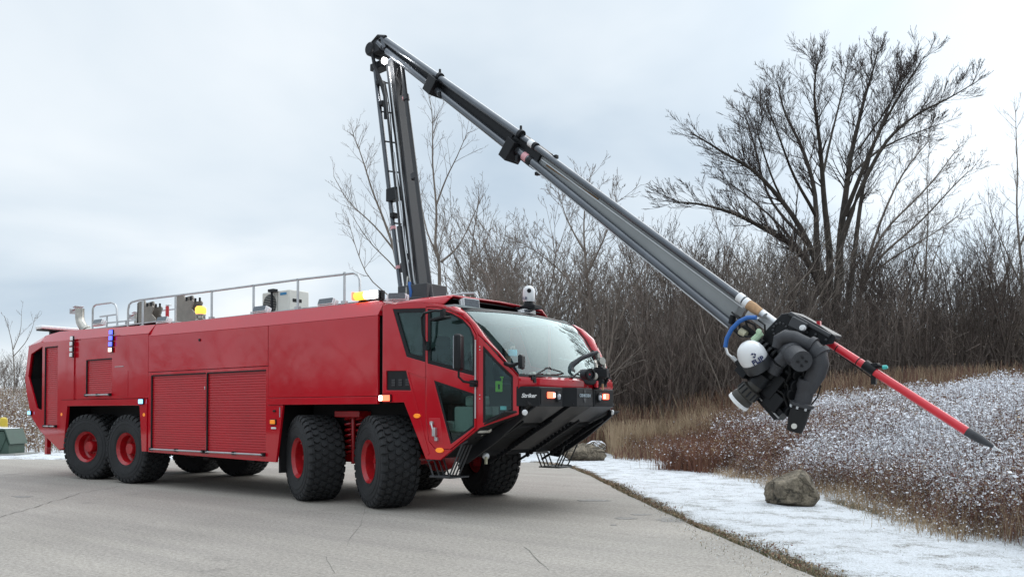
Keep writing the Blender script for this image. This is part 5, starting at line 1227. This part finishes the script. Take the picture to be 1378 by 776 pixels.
BT = [
 ([(1118, 470), (1116, 425), (1105, 378), (1076, 336), (1042, 314), (1002, 290), (953, 277), (906, 272)], .28, .03, -4),
 ([(1112, 400), (1104, 373), (1091, 329), (1051, 270), (1012, 226), (968, 202), (932, 180)], .22, .03, -1),
 ([(1110, 385), (1103, 353), (1098, 300), (1095, 246), (1076, 187), (1051, 138), (1046, 110)], .20, .025, 3),
 ([(1116, 400), (1115, 334), (1110, 260), (1105, 187), (1095, 128), (1100, 82)], .20, .025, -3),
 ([(1120, 440), (1126, 390), (1132, 314), (1140, 236), (1154, 162), (1174, 104), (1182, 66)], .26, .025, 2),
 ([(1130, 330), (1140, 300), (1159, 246), (1193, 184), (1233, 153), (1272, 136), (1311, 112)], .16, .02, 0),
 ([(1136, 290), (1149, 258), (1184, 172), (1213, 123), (1244, 76)], .14, .02, -3),
 ([(1138, 430), (1146, 370), (1154, 285), (1169, 211), (1200, 140), (1215, 92)], .17, .02, 4),
 ([(1091, 329), (1060, 300), (1030, 262), (1010, 180), (1000, 150)], .10, .02, 3),
 ([(1098, 290), (1070, 240), (1050, 190), (1030, 140)], .09, .02, -4),
 ([(1076, 336), (1040, 292), (1004, 262), (968, 238)], .07, .02, 2), ([(1108, 240), (1120, 180), (1135, 120), (1140, 88)], .08, .02, 3), ([(1140, 240), (1180, 202), (1225, 182), (1262, 168)], .07, .02, 2),
 ([(1060, 285), (1035, 230), (1022, 185), (1015, 158)], .06, .02, -2), ([(1156, 200), (1195, 150), (1216, 108)], .06, .02, -2)]
traced_tree('bare_tree', 'tallest spreading leafless tree rising above the thicket at right', 'tree', BT, 40, .3, 3, maxl=3, n1=14, tl=.33, bark=BARKD, twig=mat('fine_dark_twig', (.06, .045, .04), .9, var=.25, vscale=1.5), spread=2.15, par=dict(up=.075, n=(7, 6, 4), rmin=.0068, ang=(14, 38), len=(.42, .62), wob=.07))
BT2 = [([(1150, 470), (1155, 400), (1174, 334), (1213, 285), (1252, 246), (1290, 198)], .15, .02, 3),
       ([(1156, 400), (1169, 358), (1223, 314), (1272, 262), (1303, 231)], .10, .02, -2), ([(1158, 390), (1180, 300), (1215, 230), (1250, 190)], .10, .02, 1), ([(1160, 380), (1195, 350), (1250, 320), (1290, 290)], .08, .015, 2)]
traced_tree('bare_tree', 'lighter leafless tree leaning right beside the tallest spreading tree', 'tree', BT2, 44, .2, 8, n1=8, spread=2.5, par=dict(up=.07, n=(6, 5, 3), rmin=.008), bark=BARK, twig=TWIG)
thin = dict(up=.10, n=(5, 4, 2), rmin=.0042, ang=(25, 48), wob=.10)
traced_tree('young_tree', 'thin leafless tree left of the raised boom with two leaning stems', 'tree', [([(545, 420), (531, 334), (516, 297), (501, 259), (486, 207), (475, 181)], .085, .012, 0), ([(531, 338), (505, 305), (467, 271), (449, 237)], .045, .01, 1), ([(535, 360), (500, 330), (480, 300)], .03, .01, -1), ([(545, 415), (500, 380), (478, 340), (470, 300)], .03, .01, 2)], 32, .1, 21, n1=7, par=thin, spread=1.5)
traced_tree('young_tree', 'tall thin leafless tree just right of the raised boom', 'tree', [([(596, 440), (593, 353), (584, 330), (586, 282), (581, 222), (583, 166), (578, 130)], .10, .010, 0), ([(593, 353), (615, 335), (634, 300), (650, 262)], .05, .01, 1), ([(587, 276), (600, 240), (614, 210), (630, 178)], .04, .01, -1), ([(590, 345), (572, 310), (566, 270), (560, 240)], .04, .01, 1)], 33, .1, 22, n1=7, par=thin, spread=1.5)
traced_tree('young_tree', 'slender leafless sapling between the boom and the thicket', 'tree', [([(632, 440), (632, 387), (635, 334), (643, 278), (645, 268)], .06, .010, 0), ([(634, 360), (655, 325), (664, 290)], .03, .01, 1)], 34, .1, 23, n1=7, par=thin, spread=1.3)
traced_tree('young_tree', 'slender leafless tree with thin upright top above the right thicket', 'tree', [([(1240, 470), (1243, 400), (1245, 330), (1249, 260), (1251, 196)], .10, .010, 0), ([(1243, 390), (1260, 340), (1275, 300)], .04, .01, 1), ([(1244, 380), (1225, 340), (1215, 300)], .04, .01, -1)], 42, .1, 24, n1=6, par=thin, spread=1.8)
traced_tree('young_tree', 'slender leafless tree at the right edge of the photo', 'tree', [([(1378, 470), (1376, 380), (1368, 290), (1370, 220), (1367, 150)], .10, .010, 0), ([(1374, 380), (1345, 320), (1330, 270)], .04, .01, 1), ([(1372, 330), (1390, 280), (1398, 230)], .04, .01, -1)], 38, .1, 25, n1=6, par=thin, spread=1.8)
traced_tree('young_tree', 'many branched leafless tree behind the windscreen below the boom', 'tree', [([(800, 500), (795, 420), (788, 360), (785, 300), (790, 240)], .11, .012, 0), ([(794, 410), (760, 370), (725, 340), (700, 325)], .05, .01, 1), ([(790, 370), (815, 320), (830, 270)], .05, .01, -1), ([(788, 340), (765, 300), (752, 260)], .05, .01, 1)], 31, .1, 26, n1=11, par=dict(up=.10, n=(6, 5, 3), rmin=.006, wob=.10), spread=1.8)
traced_tree('young_tree', 'small leafless sapling above the scrub at the far left', 'tree', [([(18, 520), (18, 470), (12, 445), (6, 425)], .05, .010, 0), ([(18, 470), (28, 448), (29, 420)], .03, .01, 1), ([(18, 480), (40, 455), (47, 428)], .03, .01, 1)], 55, .1, 27, n1=4, par=dict(up=.15, n=(3, 2), rmin=.008), spread=1.1, maxl=2)

# thicket: individual slender trees copied from six built ones
protos = []
for k_ in range(7):
    rg = random.Random(100 + k_); V, F = [], []
    P_ = dict(wob=.13, up=.09, n=(10, 5, 3), t0=.15, ang=(18, 45), len=(.28, .46), rmin=.007)
    ns = rg.choice((2, 3, 3, 4))
    for s_ in range(ns):
        a = rg.uniform(0, 6.28); tilt = rg.uniform(.03, .28)
        branch(V, F, Vector((rg.gauss(0, .15), rg.gauss(0, .15), -.3)), Vector((math.cos(a) * tilt, math.sin(a) * tilt, 1)), rg.uniform(6.0, 8.6), rg.uniform(.04, .075), 0, 3, rg, P_)
    me = bpy.data.meshes.new('thicket_tree'); me.from_pydata(V, [], F); me.materials.append((TWIG, TWIGD, BARK)[k_ % 3]); me.shade_smooth(); protos.append(me)
rg = random.Random(77); cnt = 0
def put(me, r, d, sc, nm, label, cat, group):
    o = bpy.data.objects.new(nm, me); col.objects.link(o); o.location = site(r, d, ground_h(r, d) - .1); o.rotation_euler = (0, 0, rg.uniform(0, 6.28)); o.scale = (sc[0], sc[0], sc[1]); tag(o, label, cat, group); return o
while cnt < 235:
    d = rg.uniform(30.5, 50); u = rg.uniform(655, 1470); r = (u - 689) / FPX * d
    if u < 850 and rg.random() < .45: continue
    if r > 9 and d < 33 + (r - 9) * .25: continue
    hs = lerp(.80, 1.12, sm(40, 31, d)) * rg.uniform(.72, 1.12)
    gh = ground_h(r, d); top_v = 352 if u > 850 else lerp(330, 345, sm(700, 850, u))
    want = CAM.z + (552 - top_v + rg.uniform(-65, 40)) / FPX * d - gh
    pal = protos[1::3] * 3 + protos if u > 1080 else (protos[2::3] * 2 + protos[0::3] if u < 860 else protos)
    put(rg.choice(pal), r, d, (want / 8.2 * rg.uniform(.8, 1.15), want / 8.0), 'thicket_tree', 'slender leafless tree standing among many alike in the dense thicket', 'tree', 'slender bare trees of the thicket'); cnt += 1
for i in range(26):      # far left scrub line
    u = rg.uniform(-60, 70); d = rg.uniform(70, 95); r = (u - 689) / FPX * d
    put(rg.choice(protos), r, d, (.62, rg.uniform(.36, .52)), 'scrub_tree', 'small dark leafless tree in the row along the far left hilltop', 'tree', 'small bare trees on the left hilltop')
for i in range(34):      # trees across the road, seen only in the paint and glass
    put(rg.choice(protos), -62 + rg.uniform(-6, 6), -34 + i * 1.9 + rg.uniform(-1, 1), (1.5, rg.uniform(.55, 1.1)), 'roadside_tree', 'leafless tree across the road, far out of the picture to the left', 'tree', 'bare trees across the road')

# ================================================================== GROUND COVER (uncountable)
def blades(n, place, hgt, lean, wid, fleck, seed):
    """numpy mass of stems (thin quads) with flecks; place(rng,n)->(r,d,z,k) ; returns verts, faces, mat index"""
    rn = np.random.default_rng(seed); r, d, z, kk = place(rn, n); n = len(r)
    h = rn.uniform(hgt[0], hgt[1], n) * kk
    fx, fy = FH.x, FH.y; rx, ry = RT.x, RT.y
    X = CAM.x + fx * d + rx * r; Y = CAM.y + fy * d + ry * r
    la = rn.uniform(0, 2 * np.pi, n); ll = np.abs(rn.normal(0, lean, n)) * h
    wa = rn.uniform(0, np.pi, n); w = wid * rn.uniform(.6, 1.4, n)
    B = np.stack([X, Y, z - .05], 1); Mi = B + np.stack([np.cos(la) * ll * .35, np.sin(la) * ll * .35, h * .55], 1); T = B + np.stack([np.cos(la) * ll, np.sin(la) * ll, h], 1)
    W = np.stack([np.cos(wa) * w, np.sin(wa) * w, np.zeros(n)], 1)
    V = np.stack([B - W, B + W, Mi + W * .8, Mi - W * .8, T + W * .35, T - W * .35], 1).reshape(-1, 3)
    i0 = np.arange(n)[:, None] * 6; F = np.concatenate([i0 + np.array([0, 1, 2, 3]), i0 + np.array([3, 2, 4, 5])])
    return V, F, B, Mi, T, h
def flecks(C, s, rn, flat=.5):
    n = len(C); a = rn.normal(0, 1, (n, 3)); a /= np.linalg.norm(a, axis=1)[:, None]; b = rn.normal(0, 1, (n, 3)); b = np.cross(a, b); b /= np.linalg.norm(b, axis=1)[:, None]
    a[:, 2] *= flat; s = s * rn.uniform(.5, 1.4, n)[:, None]
    V = np.stack([C - a * s, C - b * s * .6, C + a * s, C + b * s * .6], 1).reshape(-1, 3)
    return V, np.arange(n)[:, None] * 4 + np.array([0, 1, 2, 3])
def np_mesh(name, groups, mats, label):
    Vs = []; Fs = []; Ms = []; o = 0
    for V, F, mi in groups:
        Vs.append(V); Fs.append(F + o); Ms.append(np.full(len(F), mi)); o += len(V)
    V = np.concatenate(Vs).astype(np.float32); F = np.concatenate(Fs).astype(np.int32); Mx = np.concatenate(Ms).astype(np.int32)
    me = bpy.data.meshes.new(name); me.vertices.add(len(V)); me.vertices.foreach_set('co', V.ravel())
    me.loops.add(len(F) * 4); me.loops.foreach_set('vertex_index', F.ravel()); me.polygons.add(len(F)); me.polygons.foreach_set('loop_start', np.arange(len(F)) * 4)
    me.polygons.foreach_set('material_index', Mx)
    for m in mats: me.materials.append(m)
    me.update(); me.validate()
    o = bpy.data.objects.new(name, me); col.objects.link(o); tag(o, label, None, None, 'stuff'); return o
GH = np.vectorize(ground_h)
def wedge_edge(d, r):      # wavy front edge of the weeds
    return 5.15 + .14 * np.sin(d * .9) + .10 * np.sin(d * 2.3 + 1) + .55 * np.exp(-((d - 12.7) / 1.4) ** 2)
def weed_place(dens_near):
    def f(rn, n):
        d = rn.uniform(6.0, 30.5, n * 3); u = rn.uniform(820, 1480, n * 3); r = (u - 689) / FPX * d
        k = (r > wedge_edge(d, r)) & (rn.uniform(0, 1, n * 3) < np.clip(.28 + (d / 30), 0, 1))
        r, d = r[k][:n], d[k][:n]
        r = r - np.where(rn.uniform(0, 1, len(r)) < .03, rn.uniform(0, .5, len(r)), 0)
        e = np.maximum(0, r - wedge_edge(d, r)) + rn.uniform(-.3, .5, len(r))
        return r, d, GH(r, d), np.clip(.6 + e * .35, .55, 1.)
    return f
rn = np.random.default_rng(9)
V, F, B, Mi, T, h = blades(52000, weed_place(1), (.34, .86), .26, .0032, 0, 1)
rC = (B[:, 0] - CAM.x) * RT.x + (B[:, 1] - CAM.y) * RT.y; dC = (B[:, 0] - CAM.x) * FH.x + (B[:, 1] - CAM.y) * FH.y
uC = 689 + FPX * rC / dC
dist = np.clip(dC, 5, 40)
rusty = 1 / (1 + np.exp((rC - 7.0 - .5 * np.sin(dC)) * 1.2)) * (dC > 17)       # rust coloured corner of the meadow
NZ = lambda sc, o: np.array([noise.noise(Vector((a * sc, b * sc, o))) for a, b in zip(rC, dC)])
patch = np.clip(.5 + 1.2 * NZ(.38, 1.0) + .8 * NZ(1.3, 5.0), 0, 1)
clump = NZ(1.1, 9.0) + .5 * NZ(2.6, 3.0)
psnow = np.clip(1.02 - .72 * rusty - .55 * patch - .25 * np.clip((16 - dC) / 8, 0, 1), .06, .97) * np.clip(.45 + (rC - wedge_edge(dC, rC)) * .9, .35, 1)
G = [(V, F, 0)]
T = B + (T - B) * np.clip(1 + .45 * clump, .5, 1.35)[:, None]
V = V.reshape(-1, 6, 3); V[:, 4] = T; V[:, 5] = T + .003; V = V.reshape(-1, 3); G = [(V, F, 0)]
for k_ in range(27):       # seed heads and side sprays
    t = rn.uniform(.55, 1.04, len(T))[:, None]; P = B + (T - B) * t + rn.normal(0, .055, T.shape) * np.array([1, 1, .7])
    sn = rn.uniform(0, 1, len(T)) < psnow * np.clip(t[:, 0] * 1.0, 0, 1)
    sz = (.0062 + .00052 * dist) * rn.lognormal(0, .4, len(T))
    for msk, mi in ((sn, 2), (~sn, 0 if k_ % 3 else 1)):
        C_ = P[msk]; v_, f_ = flecks(C_, sz[msk][:, None] * (1.0 if mi == 2 else .8), rn, .6); G.append((v_, f_, mi))
np_mesh('weed_meadow', G, [STEM, DRY, SNOW], 'dense snow flecked dry weeds covering the bank at right')
# tan grass along the wood edge and verge foot
def grass_place(rn, n):
    d = rn.uniform(24, 33.5, n * 3); u = rn.uniform(790, 1480, n * 3); r = (u - 689) / FPX * d
    k = (r > 3.4 + .4 * np.sin(d * 1.7)) & (rn.uniform(0, 1, n * 3) < np.clip(1.15 - np.abs(r - 6) * .06, .25, 1)) & ((d > 28 - .3 * r + 1.5) | (r < 9))
    r, d = r[k][:n], d[k][:n]; return r, d, GH(r, d), np.clip(.45 + .2 * (r - 3.4), .4, 1)
V1, F1, B1, M1, T1, h1 = blades(16000, grass_place, (.5, 1.15), .25, .010, 0, 2)
def grass2(rn, n):
    d = rn.uniform(28.5, 37, n); u = rn.uniform(760, 1480, n); r = (u - 689) / FPX * d; return r, d, GH(r, d), np.ones(n)
V2, F2, *_ = blades(21000, grass2, (.8, 1.75), .25, .010, 0, 3)
half = np.random.default_rng(1).uniform(0, 1, len(F1)) < .5
def rust_place(rn, n):
    d = rn.uniform(19, 31, n * 3); u = rn.uniform(815, 1010, n * 3); r = (u - 689) / FPX * d; k = (r > wedge_edge(d, r) - .9 + .5 * np.abs(rn.normal(0, 1, n * 3)) * np.sin(d * 2.1)) & (r < 7.6) & (rn.uniform(0, 1, n * 3) < .55 + .45 * np.sin(r * 2.2 + d * .9)); r, d = r[k][:n], d[k][:n]; return r, d, GH(r, d), np.full(len(r), .9)
V8, F8, *_ = blades(13000, rust_place, (.30, .95), .35, .006, 0, 12)
def tan_place(rn, n):
    d = rn.uniform(26, 33, n * 3); u = rn.uniform(795, 960, n * 3); r = (u - 689) / FPX * d; k = r > 3.2; r, d = r[k][:n], d[k][:n]; return r, d, GH(r, d), np.full(len(r), 1.)
V9, F9, *_ = blades(7000, tan_place, (.5, 1.25), .25, .009, 0, 13)
P8 = V8.reshape(-1, 6, 3)[:, 2] * .45 + V8.reshape(-1, 6, 3)[:, 4] * .55 + rn.normal(0, .06, (len(V8) // 6, 3)); f8v, f8 = flecks(P8, .022, rn, .6)
np_mesh('rust_grass', [(f8v, f8[::3], 3), (f8v, f8[1::3], 2), (f8v, f8[2::3], 1), (V8, F8[::3], 0), (V8, F8[1::3], 1), (V8, F8[2::3], 0), (V9, F9, 2)], [RUST, STEM, TANG, SNOW], 'patch of rust red and tan grass beyond the truck front')
np_mesh('dry_grass', [(V1, F1[half], 0), (V1, F1[~half], 1), (V2, F2[::2], 1), (V2, F2[1::2], 0)], [DRY, STEM], 'tall tan dry grass along the foot of the thicket')
# rust front fringe of the weeds
def fringe(rn, n):
    d = rn.uniform(7.0, 27, n); r = wedge_edge(d, 0) + np.abs(rn.normal(0, .30, n)) + .12 * np.sin(d * 7) * rn.uniform(0, 1, n) - .12; return r, d, GH(r, d), np.full(n, .8)
V3, F3, B3, M3, T3, h3 = blades(11000, fringe, (.10, .60), .35, .003, 0, 4)
G = [(V3, F3[::2], 0), (V3, F3[1::2], 1)]
P = B3 + (T3 - B3) * rn.uniform(.5, 1, len(T3))[:, None] + rn.normal(0, .02, T3.shape); v_, f_ = flecks(P, .009, rn, .7); G.append((v_, f_[::2], 2)); G.append((v_, f_[1::2], 0))
np_mesh('weed_fringe', G, [STEM, DRY, SNOW], 'rust brown stems along the front edge of the weeds')
def foot(rn, n):
    d = rn.uniform(9, 27, n); r = wedge_edge(d, 0) - .15 + rn.normal(0, .22, n); return r, d, GH(r, d), np.full(n, .8)
Va, Fa, Ba, *_ = blades(9000, foot, (.06, .34), .5, .004, 0, 41)
va_, fa_ = flecks(Ba + np.array([0, 0, .16]) + rn.normal(0, .06, Ba.shape), .012, rn, .7)
np_mesh('foot_grass', [(Va, Fa[::2], 0), (Va, Fa[1::2], 1), (va_, fa_[::2], 2), (va_, fa_[1::2], 0)], [DRY, TANG, SNOW], 'pale frosted grass at the foot of the weeds')
# low grass and leaf litter along the pavement edge and on the snow
def verge(rn, n):
    t = rn.uniform(5.5, 23.5, n); ex_ = np.interp(t, [p_[1] for p_ in PAVE[:9]], [p_[0] for p_ in PAVE[:9]]); r = ex_ + np.abs(rn.normal(0, .11, n)) * (1 + .8 * np.sin(t * 1.3) * np.sin(t * .47)) + .0; return r, t, np.full(n, .03), np.ones(n)
V4, F4, B4, *_ = blades(11000, verge, (.015, .07), .9, .003, 0, 5)
def lawn(rn, n):
    d = rn.uniform(5.5, 27, n); r = rn.uniform(2.0, 5.6, n); return r, d, np.full(n, .04), np.ones(n)
V5, F5, B5, *_ = blades(16000, lawn, (.01, .055), .9, .0025, 0, 6)
lv, lf = flecks(B4[::3] + np.array([0, 0, .045]), .014, rn, .9)
np_mesh('verge_grass', [(V4, F4[::2], 0), (V4, F4[1::2], 1), (V5, F5[::3], 1), (V5, F5[1::3], 2), (V5, F5[2::3], 0), (lv, lf[::2], 1), (lv, lf[1::2], 3)], [mat('dull_green_grass', (.07, .085, .03), .9), DRY, SNOW, STEM], 'short grass and leaf litter along the pavement edge')
# left hillside scrub
def hill(rn, n):
    d = rn.uniform(28.5, 75, n); u = rn.uniform(-40, 110, n); r = (u - 689) / FPX * d; return r, d, GH(r, d), np.ones(n)
V6, F6, B6, M6, T6, h6 = blades(12000, hill, (.2, .9), .25, .008, 0, 7)
d6 = (B6[:, 0] - CAM.x) * FH.x + (B6[:, 1] - CAM.y) * FH.y
G = [(V6, F6[::2], 0), (V6, F6[1::2], 1)]
for k_ in range(3): v_, f_ = flecks(B6 + (T6 - B6) * rn.uniform(.1, 1, len(T6))[:, None] + rn.normal(0, .05, T6.shape), .04, rn, .6); G.append((v_, f_, (2, 2, 1)[k_]))
np_mesh('hillside_scrub', G, [STEM, DRY, SNOW], 'snow dusted scrub on the left hillside')
def leftscrub(rn, n):
    r = rn.uniform(-75, -58, n); d = rn.uniform(-40, 34, n); return r, d, np.zeros(n), np.ones(n)
Vb, Fb, *_ = blades(9000, leftscrub, (1.5, 5.0), .25, .05, 0, 51)
np_mesh('roadside_scrub', [(Vb, Fb[::2], 0), (Vb, Fb[1::2], 1)], [TWIGD, STEM], 'dark scrub far to the left across the pavement')
# undergrowth of the thicket
def under(rn, n):
    d = rn.uniform(31, 52, n); u = rn.uniform(640, 1480, n); r = (u - 689) / FPX * d; k = ~((r > 9) & (d < 33 + (r - 9) * .25)); r, d = r[k], d[k]; return r, d, GH(r, d), np.ones(len(r))
V7, F7, B7, M7, T7, h7 = blades(26000, under, (1.2, 5.2), .28, .011, 0, 8)
G = [(V7, F7[::2], 0), (V7, F7[1::2], 1)]
for k_ in range(4):
    t = rn.uniform(.2, 1, len(T7))[:, None]; A_ = B7 + (T7 - B7) * t; E_ = A_ + rn.normal(0, .33, A_.shape) + np.array([0, 0, .35]); Wd = rn.normal(0, .005, A_.shape) + .003
    v_ = np.stack([A_ - Wd, A_ + Wd, E_ + Wd * .5, E_ - Wd * .5], 1).reshape(-1, 3); G.append((v_, np.arange(len(A_))[:, None] * 4 + np.array([0, 1, 2, 3]), k_ % 2))
v_, f_ = flecks(B7[::3] + (T7[::3] - B7[::3]) * rn.uniform(.1, .9, len(T7[::3]))[:, None], .03, rn); G.append((v_, f_, 2))
np_mesh('thicket_undergrowth', G, [TWIGD, TWIG, DRY], 'dark tangled undergrowth between the thicket trees')
